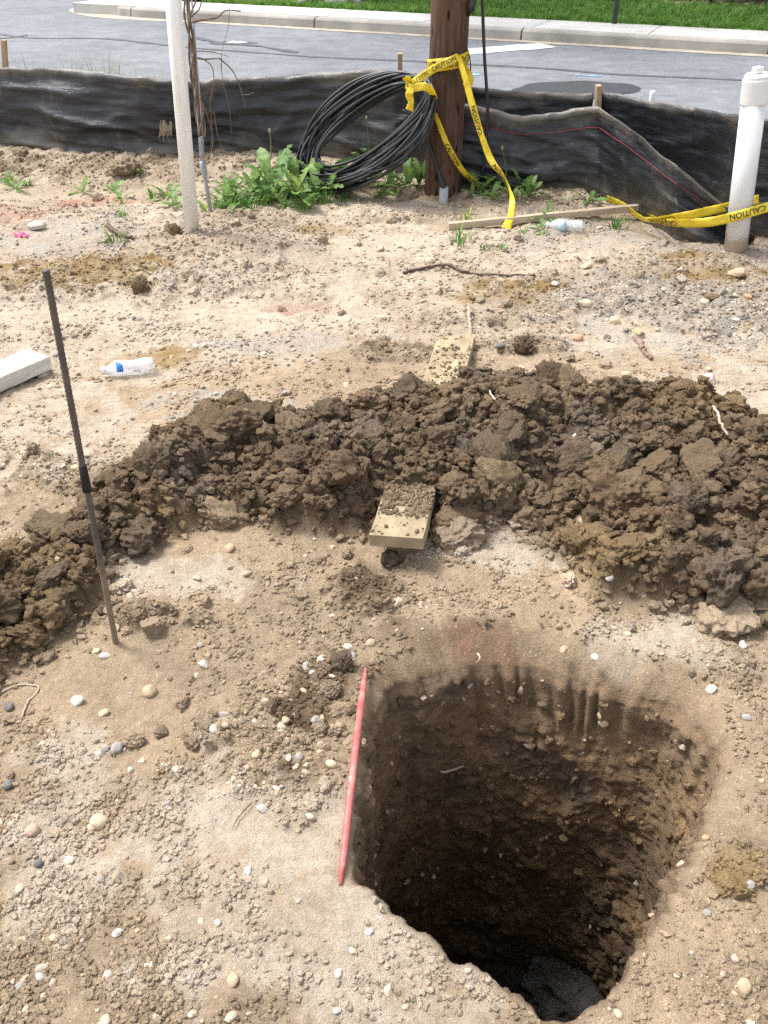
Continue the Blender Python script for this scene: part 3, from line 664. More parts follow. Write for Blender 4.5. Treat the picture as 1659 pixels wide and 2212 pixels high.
# undergrowth of broad leaves at the wood's edge
LF = []
for sd in range(3):
    rnd = random.Random(sd); V = []; Fc = []
    for _ in range(26):
        c = Vector((rnd.gauss(0, 0.16), rnd.gauss(0, 0.16), abs(rnd.gauss(0.12, 0.14)))); a = rnd.uniform(0, 6.28); u = Vector((math.cos(a), math.sin(a), rnd.uniform(-.4, .4)))*0.045; v = Vector((-math.sin(a), math.cos(a), rnd.uniform(-.6, .6)))*0.03
        b = len(V); V += [c-u, c+v, c+u, c-v]; Fc.append((b, b+1, b+2, b+3))
    LF.append(mesh('leaf_cluster', V, Fc, M_IVY))
LL = []
for sd in range(3):
    rnd = random.Random(sd+9); V = []; Fc = []
    for _ in range(20):
        c = Vector((rnd.gauss(0, 0.2), rnd.gauss(0, 0.2), rnd.uniform(0, 0.05))); a = rnd.uniform(0, 6.28); u = Vector((math.cos(a), math.sin(a), rnd.uniform(-.3, .3)))*0.05; v = Vector((-math.sin(a), math.cos(a), rnd.uniform(-.4, .4)))*0.03
        b = len(V); V += [c-u, c+v, c+u, c-v]; Fc.append((b, b+1, b+2, b+3))
    LL.append(mesh('fallen_leaf_cluster', V, Fc, simple('fallen_leaf_%d' % sd, [(0.2, 0.12, 0.07), (0.14, 0.09, 0.06), (0.26, 0.18, 0.12)][sd], 0.9)))
n = 1500; s = RS.rand(n)*26-13; q = 2.6+RS.rand(n)**1.6*6
k = (pn(s*0.8, q*0.8, 5) > -0.15) | (q > 4); s, q = s[k], q[k]; n = len(s)
P = np.array([(lambda p: (p.x, p.y, 0.18+0.12*max(0, b-2.5)**0.8))(K(a, b)) for a, b in zip(s, q)])
rot = np.zeros((n, 3)); rot[:, 2] = RS.rand(n)*6.28
scatter('undergrowth', P, rot, (0.7+0.9*RS.rand(n))[:, None]*np.ones((n, 3)), RS.randint(0, 3, n), np.ones((n, 3))*0.2, LF, 'dark green ground cover at the edge of the wood', 'undergrowth')
n = 900; s = RS.rand(n)*24-12; q = 2.45+RS.rand(n)*3
P = np.array([(lambda p: (p.x, p.y, 0.19+0.12*max(0, b-2.5)**0.8))(K(a, b)) for a, b in zip(s, q)]); rot = np.zeros((n, 3)); rot[:, 2] = RS.rand(n)*6.28
scatter('fallen_leaves', P, rot, np.ones((n, 3)), RS.randint(0, 3, n), np.ones((n, 3))*0.2, LL, 'brown fallen leaves along the lawn edge', 'leaf litter')
# trees: only their feet reach into the picture
M_BARK = simple('pale_bark', (0.30, 0.28, 0.25), 0.9, 0.35, 8, 0.8, 25, bdist=0.02)
M_CROWN = leaf_mat('tree_leaf', (0.06, 0.13, 0.03))
def tree(px, py, rad, hgt, label, seed):
    rnd = random.Random(seed); g = G(px, py, 0.22); root = tag(empty('tree', g), label, 'tree', 'trees at the edge of the wood')
    mb = MB(); P = [Vector((0.05*math.sin(z*0.7+seed), 0.05*math.cos(z*0.9), z)) for z in (-0.15, 0.0, 0.12, 0.3, 0.8, 2, 4, 6, hgt)]
    mb.tube(P, [rad*k for k in (2.3, 1.9, 1.45, 1.15, 1.0, 0.9, 0.75, 0.5, 0.15)], 14)
    for a in range(5):
        an = a*1.256+rnd.uniform(-.3, .3); mb.tube([Vector((0, 0, 0.28)), Vector((math.cos(an)*rad*1.6, math.sin(an)*rad*1.6, 0.1)), Vector((math.cos(an)*rad*3.4, math.sin(an)*rad*3.4, -0.08))], [rad*.5, rad*.4, rad*.2], 8)
    limbs = []
    for a in range(7):
        an = rnd.uniform(0, 6.28); z = rnd.uniform(3.2, hgt-1); e = Vector((math.cos(an)*1.8, math.sin(an)*1.8, z+1.3)); mb.tube([P[6]*0+Vector((0, 0, z)), Vector((math.cos(an)*.8, math.sin(an)*.8, z+.7)), e], [rad*.4, rad*.28, rad*.1], 7); limbs.append(e)
    mb.build('trunk', M_BARK, root, True)
    V = []; Fc = []
    for e in limbs+[Vector((0, 0, hgt))]:
        for _ in range(160):
            c = e+Vector((rnd.gauss(0, .7), rnd.gauss(0, .7), rnd.gauss(0, .5))); a = rnd.uniform(0, 6.28); u = Vector((math.cos(a), math.sin(a), rnd.uniform(-.5, .5)))*0.12; v = Vector((-math.sin(a), math.cos(a), rnd.uniform(-.5, .5)))*0.07
            b = len(V); V += [c-u, c+v, c+u, c-v]; Fc.append((b, b+1, b+2, b+3))
    obj('crown', mesh('crown', V, Fc, M_CROWN), root)
tree(1487, 4, 0.16, 8, 'tree with spreading pale roots behind the grass strip, right of the signpost', 1)
tree(735, -6, 0.2, 9, 'grey tree foot at the top of the picture, left of the utility pole', 2)
# signpost on the lawn
g = G(1327, 43, 0.17); r_ = tag(empty('signpost', g), 'thin dark green metal signpost on the far grass strip', 'signpost')
M_DGREEN = simple('dark_green_paint', (0.03, 0.045, 0.035), 0.5, 0.3, 12)
mb = MB(); mb.add([(x, y, z) for z in (-0.1, 2.1) for x, y in ((-.035, 0), (-.03, .02), (-.012, .02), (-.01, -.01), (.01, -.01), (.012, .02), (.03, .02), (.035, 0), (.02, -.022), (-.02, -.022))],
    [(i, (i+1) % 10, 10+(i+1) % 10, 10+i) for i in range(10)]+[tuple(range(10))[::-1], tuple(range(10, 20))]); mb.build('channel_post', M_DGREEN, r_)
mb = MB(); mb.box((0, -0.035, 1.95), (0.3, 0.006, 0.45)); mb.build('sign_plate', simple('grey_metal_plate', (0.4, 0.4, 0.4), 0.4), r_)

# ------------------------------------------------------------------ silt fence
def fabric_mat():
    m, n, b = new_mat('black_woven_fabric', 0.5, spec=0.5)
    geo = n.nodes.new('ShaderNodeNewGeometry'); mp = n.nodes.new('ShaderNodeMapping'); mp.inputs['Scale'].default_value = (1, 1, 6); n.links.new(geo.outputs['Position'], mp.inputs['Vector'])
    st = noise_node(n, 5, 5, 0.7, mp.outputs[0]); di = noise_node(n, 3.2, 8, 0.72, geo.outputs['Position']); wv = noise_node(n, 70, 2, 0.5, mp.outputs[0])
    at = n.nodes.new('ShaderNodeAttribute'); at.attribute_name = 'v'
    low = ramp(n, at.outputs['Fac'], [(0.0, (0.30, 0.30, 0.30)), (0.30, (0.16, 0.16, 0.16)), (0.5, (0.0, 0.0, 0.0)), (0.86, (0, 0, 0)), (1.0, (0.2, 0.2, 0.2))])
    ad = nd(n, 'ShaderNodeMath', operation='ADD'); n.links.new(di.outputs['Fac'], ad.inputs[0]); n.links.new(low.outputs[0], ad.inputs[1])
    dust = ramp(n, ad.outputs[0], [(0.57, (0, 0, 0)), (0.66, (0.28, 0.28, 0.28)), (0.84, (0.7, 0.7, 0.7))])
    base = ramp(n, st.outputs['Fac'], [(0.36, (0.012, 0.013, 0.017)), (0.55, (0.022, 0.024, 0.031)), (0.74, (0.055, 0.06, 0.075))])
    c = mix(n, dust.outputs[0], base.outputs[0], (0.185, 0.155, 0.115)); n.links.new(c, b.inputs['Base Color'])
    rr_ = ramp(n, st.outputs['Fac'], [(0.3, (0.30, 0.30, 0.30)), (0.7, (0.50, 0.50, 0.50))]); n.links.new(rr_.outputs[0], b.inputs['Roughness'])
    bump(n, b, st.outputs['Fac'], 0.45, 0.02); bump(n, b, wv.outputs['Fac'], 0.5, 0.003); return m
M_FAB = fabric_mat()
M_STAKE = simple('weathered_stake_wood', (0.36, 0.26, 0.16), 0.85, 0.25, 14, 0.3, 60)
M_REDT = simple('red_thread', (0.26, 0.05, 0.05), 0.7)
def cx_interp(ctrl, k, x): return float(np.interp(x, [c[0] for c in ctrl], [c[k] for c in ctrl]))
def fabric(name, ctrl, parent, seed, dy=0.0, amp=0.02, rows=44, step=4, fold=None, bury=True):
    xs = np.arange(ctrl[0][0], ctrl[-1][0]+1, step, dtype=float); nc = rows+1
    Bv = [G(x, cx_interp(ctrl, 2, x)) for x in xs]; Tv = [AtY(x, cx_interp(ctrl, 1, x)+2.0*float(pn(x*0.03, 3.3, seed)), b.y+dy) for x, b in zip(xs, Bv)]
    v = np.linspace(0, 1, nc)[None, :]; S = (xs*0.0028)[:, None]; X = xs[:, None]+0*v
    bx, by = np.array([b.x for b in Bv])[:, None], np.array([b.y+dy for b in Bv])[:, None]; tx, tz = np.array([t.x for t in Tv])[:, None], np.array([t.z for t in Tv])[:, None]
    SS = S+0*v; VV = v+0*S
    env = np.sin(np.pi*np.clip(v*0.96+0.04, 0, 1))
    o = 1.5*amp*env*fbm(SS*1.6, VV*1.4, 3, seed)+0.012*fbm(SS*1.5, VV*7, 3, seed+5)
    rd = 1-np.abs(pn(SS*1.1+VV*1.6, VV*3.2-SS*0.9, seed+8))*2; o -= 0.045*env*np.clip(rd-0.4, 0, 1)**1.3          # slack pleats
    rd = 1-np.abs(pn(SS*2.3-VV*1.2, VV*5+SS*1.1, seed+9))*2; o -= 0.034*env*np.clip(rd-0.35, 0, 1)**1.3
    rd = 1-np.abs(pn(SS*1.4+VV*0.6, VV*13+SS*0.8, seed+11))*2; o -= 0.014*np.clip(rd-0.35, 0, 1)*np.clip(0.5+1.4*pn(SS*2, VV*2, seed+12), 0, 1)
    o -= 0.012*np.clip(1-np.abs(v-0.955)/0.04, 0, 1)
    o += 0.05*np.clip(v-0.85, 0, 1)*pn(SS*4, VV*2, seed+2)
    if fold: o = o+fold(X, VV)
    z = tz*v-(0.10*(1-v) if bury else 0)+0.008*np.clip(1-(1-v)*6, 0, 1)*pn(SS*9, VV, seed+3)
    V = np.stack([bx+(tx-bx)*v, by+o, z], -1).reshape(-1, 3)
    ii_ = np.arange(len(xs)*nc).reshape(len(xs), nc); Qf = np.stack([ii_[:-1, :-1], ii_[1:, :-1], ii_[1:, 1:], ii_[:-1, 1:]], -1).reshape(-1, 4)
    me = fast_mesh(name, V, Qf, M_FAB); a = me.attributes.new('v', 'FLOAT', 'POINT'); a.data.foreach_set('value', VV.ravel().astype(np.float32))
    ob = obj(name, me, parent); sm = ob.modifiers.new('thickness', 'SOLIDIFY'); sm.thickness = 0.002
    return ob, [Vector(p) for p in V], nc, xs
def stake(px, top, bot_d, parent, wd=0.035, tk=0.03, label=None, lean=0):
    g = bot_d; T = AtY(px, top, g.y); mb = MB(); h = T.z+0.15
    B = Vector((g.x, g.y, -0.15)); ax = (T-B).normalized(); M = ax.to_track_quat('Z', 'Y').to_matrix()
    mb.box((B+T)/2, (wd, tk, (T-B).length), M); o = mb.build('stake', M_STAKE, parent); bevel(o, 0.002); return o
LEFT = [(-260, 138, 322), (0, 147, 330), (22, 147, 332), (100, 149, 338), (190, 152, 346), (300, 163, 356), (370, 172, 358), (440, 176, 352), (470, 170, 350), (550, 168, 350), (640, 160, 352), (700, 156, 356), (780, 152, 366), (850, 152, 380), (920, 165, 390), (1000, 188, 398), (1050, 189, 400), (1160, 200, 402), (1281, 201, 408)]
RIGHT = [(1296, 199, 410), (1310, 199, 413), (1380, 213, 432), (1500, 232, 464), (1600, 250, 505), (1720, 262, 530), (1900, 280, 555), (2500, 330, 640)]
FRONT = [(985, 214, 406), (1000, 222, 407), (1060, 236, 410), (1130, 250, 411), (1200, 243, 412), (1260, 232, 418), (1292, 229, 424), (1340, 262, 446), (1400, 310, 476), (1460, 358, 508), (1520, 405, 516), (1575, 448, 520), (1625, 490, 522)]
fl = tag(empty('silt_fence', G(700, 356)), 'black silt fence with pale stakes running left from the utility pole', 'silt fence'); org = fl.location.copy()
fl.location = (0, 0, 0)
fabric('fence_fabric', LEFT, fl, 3, amp=0.03)
s0 = G(12, 331); s0.y += 0.045; stake(8, 86, s0, fl, 0.042)
s0 = G(866, 380); s0.y += 0.05; stake(864, 115, s0, fl, 0.05)
# torn hole showing straw behind
M_FIB = simple('frayed_tan_fibre', (0.30, 0.25, 0.18), 0.9, 0.4, 60); rnd = random.Random(8); mb = MB(); yf_ = G(358, 357).y-0.075
for k in range(34):
    x = 346+rnd.uniform(0, 24); y = 262+rnd.uniform(-4, 12); mb.tube([AtY(x, y, yf_), AtY(x+rnd.uniform(-4, 4), y+rnd.uniform(8, 16), yf_-0.004), AtY(x+rnd.uniform(-6, 6), y+rnd.uniform(18, 30), yf_)], 0.0028, 5)
mb.build('frayed_tear', M_FIB, fl)
fr = tag(empty('silt_fence', (0, 0, 0)), 'black silt fence behind the capped white pipe at the right edge', 'silt fence')
fabric('fence_fabric', RIGHT, fr, 9, amp=0.02)
s0 = G(1292, 412); s0.y += 0.0; stake(1293, 184, s0, fr, 0.062, 0.03)
def ffold(x, v):
    k = np.clip((x-1290)/300, 0, 2); return 0.10*k*np.sin(v*8+x*0.018)*v*(1-v)*2-0.02*np.sin(v*math.pi)
ff_ = tag(empty('loose_fabric', (0, 0, 0)), 'loose black fence fabric sagging from the stake to the ground beside the white pipe', 'fence fabric')
of, Vf, ncf, xsf = fabric('fence_fabric', FRONT, ff_, 15, dy=-0.05, amp=0.022, fold=ffold)
pts = [Vf[i*ncf+int(ncf*(0.80 if x < 1292 else 0.80))]+Vector((0, -0.006, 0)) for i, x in enumerate(xsf)]
MB().tube(pts, 0.0019, 5).build('red_thread', M_REDT, ff_)

# ------------------------------------------------------------------ utility pole with its cables
def pole_mat():
    m, n, b = new_mat('creosoted_pole', 0.8, spec=0.25)
    tc = n.nodes.new('ShaderNodeTexCoord'); mp = n.nodes.new('ShaderNodeMapping'); mp.inputs['Scale'].default_value = (1, 1, 0.08); n.links.new(tc.outputs['Object'], mp.inputs['Vector'])
    a = noise_node(n, 45, 5, 0.65, mp.outputs[0]); mp2 = n.nodes.new('ShaderNodeMapping'); mp2.inputs['Scale'].default_value = (1, 1, 0.3); n.links.new(tc.outputs['Object'], mp2.inputs['Vector'])
    v = nd(n, 'ShaderNodeTexVoronoi'); v.inputs['Scale'].default_value = 26; n.links.new(mp2.outputs[0], v.inputs['Vector'])
    big = noise_node(n, 2.0, 3)
    c = ramp(n, a.outputs['Fac'], [(0.3, (0.042, 0.025, 0.017)), (0.55, (0.105, 0.060, 0.040)), (0.75, (0.17, 0.108, 0.075))])
    g = ramp(n, v.outputs['Distance'], [(0.15, (0.12, 0.12, 0.12)), (0.27, (1, 1, 1))])
    d = ramp(n, big.outputs['Fac'], [(0.35, (0.7, 0.7, 0.7)), (0.65, (1.15, 1.1, 1.1))])
    k = mix(n, 1.0, c.outputs[0], g.outputs[0], 'MULTIPLY'); k = mix(n, 1.0, k, d.outputs[0], 'MULTIPLY'); n.links.new(k, b.inputs['Base Color'])
    bump(n, b, a.outputs['Fac'], 0.7, 0.006); bump(n, b, v.outputs['Distance'], 0.5, 0.008); return m
g = G(957, 432); PX, PY = g.x, g.y+0.10
pole = tag(empty('utility_pole', (PX, PY, 0)), 'dark brown wooden utility pole wrapped with yellow tape', 'utility pole')
V = []; Fc = []; nz_, na_ = 90, 40
for i in range(nz_):
    z = -0.3+9.3*(i/(nz_-1))**1.6
    for k in range(na_):
        a = 2*math.pi*k/na_; r = (0.112-0.0035*z)*(1+0.02*float(pn(np.array(math.cos(a)*3), np.array(math.sin(a)*3+z*0.25), 4)))
        r -= 0.006*max(0, math.sin(a*9+0.4*z)-0.9)*10*max(0, float(pn(a*2, z*0.6, 8)))
        V.append((r*math.cos(a)+0.006*z, r*math.sin(a), z))
Fc = [(i*na_+k, i*na_+(k+1) % na_, (i+1)*na_+(k+1) % na_, (i+1)*na_+k) for i in range(nz_-1) for k in range(na_)]+[[(nz_-1)*na_+k for k in range(na_)]]
obj('shaft', mesh('shaft', V, Fc, pole_mat(), True), pole)
M_CABLE = simple('black_cable', (0.018, 0.019, 0.022), 0.42, 0.3, 8, spec=0.5)
M_ROD = simple('orange_red_paint', (0.42, 0.09, 0.04), 0.6, 0.25, 14)
M_STEEL = simple('galvanised_steel', (0.30, 0.31, 0.33), 0.45, 0.2, 20, spec=0.5)
M_PVCG = simple('grey_pvc', (0.36, 0.38, 0.41), 0.5, 0.12, 9)
# orange-red ground pipe beside the pole
g = G(985, 418); yb = PY-0.03
rp = tag(empty('marker_pipe', (AtY(986, 408, yb).x, yb, 0)), 'thin orange-red pipe standing against the right side of the utility pole', 'pipe')
zt = AtY(986, 277, yb).z
mb = MB(); mb.tube([(0, 0, -0.1), (0, 0, zt)], 0.0135, 14); mb.build('pipe', M_ROD, rp, True)
mb = MB(); mb.tube([(-0.03, 0, zt-0.07), (0.022, 0, zt-0.066)], 0.009, 10); mb.lathe([(0.017, zt-0.082), (0.017, zt-0.055)], 14); mb.build('clamp', M_STEEL, rp, True)
# grey conduit stub
g = G(958, 437, 0.0)
ct = tag(empty('conduit_stub', g), 'short grey plastic conduit stub at the foot of the pole', 'conduit'); zt = AtY(958, 405, g.y).z
mb = MB(); ro, ri = 0.027, 0.022
mb.lathe([(ro, -0.1), (ro, zt), (ri, zt), (ri, zt-0.05)], 22); mb.build('conduit', M_PVCG, ct, True)
cb = tag(empty('riser_cables', (0, 0, 0)), 'pair of black cables dropping from the coil into the grey conduit', 'cable')
for dx, P in ((0, [(870, 238), (905, 262), (925, 310), (942, 355), (952, 395)]), (4, [(876, 252), (908, 274), (928, 318), (944, 360), (956, 395)])):
    pp = [AtY(x, y, g.y+0.02+0.10*(1-i/4)) for i, (x, y) in enumerate(P)]+[Vector((g.x+0.004*(dx-2), g.y, zt-0.04))]
    MB().tube(catmull(pp, 8), 0.009, 8).build('cable', M_CABLE, cb, True)
# coil of cable leaning on the pole
coil = tag(empty('cable_coil', (0, 0, 0)), 'big coil of black cable leaning on the left of the utility pole', 'cable coil')
rnd = random.Random(5)
KX, KY = 930, 188
for i in range(34):
    q = i/33; a = 172-30*rnd.random()**1.2*1.0; bb = 96-50*((i*0.618) % 1.0)
    ang = math.radians(-36.5+rnd.uniform(-2.5, 2.5)); ux, uy = math.cos(ang), math.sin(ang); vx, vy = -uy, ux
    kx, ky = KX-12*rnd.random()-10*(1-bb/96), KY+10*rnd.uniform(-1, 1)
    cx_, cy_ = kx-a*ux, ky-a*uy
    y0 = 5.62+rnd.uniform(-0.03, 0.05); ph = rnd.uniform(0, 6.28); P = []
    for t in np.linspace(0, 2*math.pi, 64):
        wob = 1+0.03*math.sin(2*t+ph)+0.02*math.sin(3*t+ph*2)
        sn = math.sin(t); px_, py_ = cx_+a*math.cos(t)*ux*wob+bb*sn*vx*wob, cy_+a*math.cos(t)*uy*wob+bb*sn*vy*wob
        Y = y0-0.24*(bb/96)*sn-0.10*math.cos(t)-0.04*math.sin(2*t+ph)
        p = AtY(px_, py_, Y); p.z = max(p.z, 0.025+0.02*rnd.random()); P.append(p)
    P[-1] = P[0]
    MB().tube(P, 0.0085, 8, cap=False).build('cable_loop', M_CABLE, coil, True)
# cables up the right side of the pole
up = tag(empty('hanging_cable', (0, 0, 0)), 'straight black cable hanging down right of the utility pole', 'cable')
pp = [AtY(1040, -60, 5.6), AtY(1044, 60, 5.6), AtY(1047, 130, 5.6), AtY(1051, 190, 5.6), AtY(1053, 260, 5.6), AtY(1040, 390, 5.62)]; MB().tube(catmull(pp, 8), 0.0095, 8).build('cable', M_CABLE, up, True)
up = tag(empty('thin_wire', (0, 0, 0)), 'thin wire bowing out from the right side of the utility pole', 'wire')
pp = [AtY(997, 75, PY-0.02), AtY(1008, 100, PY), AtY(1016, 135, PY+0.03), AtY(1014, 175, PY+0.03), AtY(1000, 230, PY), AtY(990, 278, PY-0.03)]; MB().tube(catmull(pp, 8), 0.0035, 6).build('wire', M_CABLE, up, True)
up = tag(empty('cable_bight', (0, 0, 0)), 'looped bundle of black cable at the picture top, right of the pole', 'cable')
for k in range(5):
    pp = [AtY(990+k, -60, PY+0.02), AtY(996, -10, PY), AtY(999, 22+2*k, PY-0.03), AtY(1012, 29+k, PY-0.05), AtY(1024-k*2, 15, PY-0.06-0.01*k), AtY(1027-k*2, -20, PY-0.05), AtY(1020-k, -70, PY)]
    MB().tube(catmull(pp, 8), 0.008, 8).build('cable', M_CABLE, up, True)

# ------------------------------------------------------------------ yellow tape
def tape_mat():
    m, n, b = new_mat('yellow_tape', 0.4, (0.72, 0.52, 0.02), 0.4)
    t = noise_node(n, 14, 3); r = ramp(n, t.outputs['Fac'], [(0.3, (0.76, 0.56, 0.02)), (0.7, (0.88, 0.74, 0.08))])
    tl = n.nodes.new('ShaderNodeBsdfTranslucent'); n.links.new(r.outputs[0], b.inputs['Base Color']); n.links.new(r.outputs[0], tl.inputs[0]); ms = n.nodes.new('ShaderNodeMixShader'); ms.inputs[0].default_value = 0.3
    n.links.new(b.outputs[0], ms.inputs[1]); n.links.new(tl.outputs[0], ms.inputs[2]); n.links.new(ms.outputs[0], n.nodes['Material Output'].inputs[0]); return m
M_TAPE = tape_mat(); M_INK = simple('black_print', (0.02, 0.02, 0.018), 0.5)
fc = bpy.data.curves.new('letters', 'FONT'); fc.body = 'CAUTION'; fc.size = 1.0; fc.fill_mode = 'FRONT'; fc.resolution_u = 2; fc.offset = 0.012
fo = bpy.data.objects.new('letters', fc); COL.objects.link(fo); bpy.context.view_layer.update()
tm = bpy.data.meshes.new_from_object(fo.evaluated_get(bpy.context.evaluated_depsgraph_get()))
bmt = bmesh.new(); bmt.from_mesh(tm); bmesh.ops.triangulate(bmt, faces=bmt.faces); bmesh.ops.subdivide_edges(bmt, edges=[e for e in bmt.edges if e.calc_length() > 0.25], cuts=2); bmesh.ops.triangulate(bmt, faces=bmt.faces)
TV = np.array([v.co[:] for v in bmt.verts]); TF = [[v.index for v in f.verts] for f in bmt.faces]; bmt.free()
bpy.data.objects.remove(fo); TV[:, 0] -= TV[:, 0].min(); TW = TV[:, 0].max(); TH = TV[:, 1].max()
CAMV = Vector((0, 0, CAM_H))
def ribbon(name, P, width, parent, twist=None, text=(), flip=1, sub=10, wd=None, lh=0.6):
    """strip of tape; text: arc positions (m) at which the word starts"""
    n0 = len(P); P = catmull(P, sub); N = len(P)
    arc_ = [0.0]
    for i in range(1, N): arc_.append(arc_[-1]+(P[i]-P[i-1]).length)
    S = []; NR = []
    for i in range(N):
        t = (P[min(i+1, N-1)]-P[max(i-1, 0)]).normalized(); c = (CAMV-P[i]).normalized()
        s = wd if wd is not None else c.cross(t)
        s = (s-t*s.dot(t)).normalized(); s = s*(1 if s.z >= 0 or wd is not None else 1)
        if twist: s = Matrix.Rotation(math.radians(float(np.interp(i/(N-1)*(n0-1), range(n0), twist))), 3, t) @ s
        S.append(s); NR.append(t.cross(s)*(-1))
    W = [width(i/(N-1)) if callable(width) else width for i in range(N)]
    V = []; Fc = []
    for i in range(N):
        for k in range(5):
            u = k/4-0.5; V.append(P[i]+S[i]*u*W[i]+NR[i]*(0.35*W[i]*(0.25-u*u)*math.sin(i*0.55)+0.05*W[i]*math.sin(i*1.9+k)))
    Fc = [(i*5+k, (i+1)*5+k, (i+1)*5+k+1, i*5+k+1) for i in range(N-1) for k in range(4)]
    o = obj(name, mesh(name, V, Fc, M_TAPE, True), parent); sm = o.modifiers.new('thickness', 'SOLIDIFY'); sm.thickness = 0.0008; sm.offset = 0
    A = np.array(arc_)
    for a0 in text:
        lv = []
        h_ = lh*width if not callable(width) else lh*width(0.5)
        for x, y, _ in TV:
            s_ = a0+flip*x/TH*h_*0.95; i = int(np.clip(np.searchsorted(A, s_)-1, 0, N-2)); f = float(np.clip((s_-A[i])/(A[i+1]-A[i]+1e-9), 0, 1))
            hh = W[i]*lh; p = P[i].lerp(P[i+1], f)+S[i].lerp(S[i+1], f)*((y/TH-0.5)*hh*flip); nn = NR[i].lerp(NR[i+1], f)
            nn = nn if nn.dot(CAMV-p) > 0 else -nn; lv.append(p+nn*0.0055)
        obj('printed_word', mesh('printed_word', lv, TF, M_INK), o)
    return o
pt = tag(empty('caution_tape', (0, 0, 0)), 'yellow caution tape tied round the utility pole and the cable coil', 'caution tape')
def polering(z0, z1, r, a0, a1, n=18): return [Vector((PX+0.006*z0+r*math.cos(a), PY+r*math.sin(a), z0+(z1-z0)*(i/(n-1)))) for i, a in enumerate(np.linspace(math.radians(a0), math.radians(a1), n))]
zA = AtY(925, 150, PY-0.1).z; zB = AtY(990, 125, PY-0.1).z
ribbon('wrap', polering(zA, zB, 0.119, 170, 350), 0.066, pt, text=(0.20, 0.36), sub=3, wd=Vector((0, 0, 1)), flip=-1)
ribbon('wrap', polering(zB, zA, 0.118, -10, 190), 0.05, pt, sub=3, wd=Vector((0, 0, 1)))
kn = AtY(991, 122, PY-0.125)
bk = AtY(905, 192, 5.36)
ribbon('tie', [kn, AtY(965, 135, PY-0.14), AtY(935, 150, PY-0.15), AtY(905, 170, 5.36), AtY(880, 186, 5.37)], 0.042, pt, twist=[20, 10, 0, 20, 40], text=(0.17, 0.36), flip=-1)
ribbon('coil_loop', [AtY(876, 182, 5.38), AtY(890, 190, 5.34), AtY(915, 187, 5.33), AtY(930, 195, 5.36), AtY(938, 212, 5.42)], 0.042, pt, twist=[30, 10, -10, 20, 40])
ribbon('coil_loop', [AtY(876, 178, 5.38), AtY(884, 172, 5.36), AtY(893, 182, 5.34)], 0.05, pt, twist=[0, 50, 80])
ribbon('tail', [AtY(890, 190, 5.33), AtY(884, 205, 5.33), AtY(888, 222, 5.34), AtY(884, 238, 5.36)], 0.045, pt, twist=[40, 10, 50, 0])
ribbon('tail', [kn, AtY(1002, 150, PY-0.1), AtY(1012, 170, PY-0.09), AtY(1008, 185, PY-0.1)], 0.06, pt, twist=[60, 30, 0, 40])
st_y = G(1095, 492).y
hs_ = tag(empty('caution_tape', (0, 0, 0)), 'slack yellow caution tape strand hanging from the pole to the wooden stake on the ground', 'caution tape')
P = [(992, 128), (1005, 170), (1020, 225), (1040, 292), (1062, 348), (1090, 385), (1105, 425), (1104, 462), (1094, 494)]
ys_ = np.interp(range(9), [0, 5, 8], [PY-0.14, 5.2, st_y-0.02])
ribbon('strand', [AtY(x, y, yy) for (x, y), yy in zip(P, ys_)], lambda t: 0.038+0.02*max(0, t-0.88)/0.12-0.02*math.exp(-((t-0.70)/0.06)**2), hs_, twist=[50, 30, 10, 35, 5, 75, 30, -10, 0], text=(0.42, 0.76), flip=-1, lh=0.7)
h2 = tag(empty('caution_tape', (0, 0, 0)), 'curved yellow caution tape strand crossing low in front of the pole to the weeds', 'caution tape')
P = [(934, 232), (948, 268), (972, 325), (1003, 373), (1042, 408)]
ribbon('strand', [AtY(x, y, yy) for (x, y), yy in zip(P, [PY-0.15, PY-0.14, PY-0.14, PY-0.1, PY+0.05])], 0.036, h2, twist=[60, 40, 20, 30, 30], text=(0.22, 0.46), flip=1, lh=0.7)
g1 = tag(empty('caution_tape', (0, 0, 0)), 'yellow caution tape lying on the soil and passing behind the capped white pipe', 'caution tape')
def GU(x, y, up): p = GP(x, y); p.z += up; return p
ribbon('strand', [GU(1310, 440, 0.03), GU(1340, 452, 0.03), AtY(1395, 474, 4.84), AtY(1470, 468, 4.66), AtY(1535, 455, 4.62), AtY(1575, 446, 4.67), AtY(1640, 430, 4.68)], 0.046, g1, twist=[40, 50, 60, 25, 10, 0, 0], text=(0.75, ), flip=-1)
g2 = tag(empty('caution_tape', (0, 0, 0)), 'bright yellow caution tape stretched across the front of the capped white pipe', 'caution tape')
ribbon('strand', [GU(1392, 472, 0.02), AtY(1440, 480, 4.72), AtY(1520, 481, 4.52), AtY(1590, 467, 4.48), AtY(1659, 447, 4.46), AtY(1760, 418, 4.4), AtY(2050, 385, 4.3), AtY(2350, 400, 4.2)], 0.048, g2, twist=[70, 45, 15, 0, 0, 0, 20, 40], text=(0.52, 0.98), flip=-1)

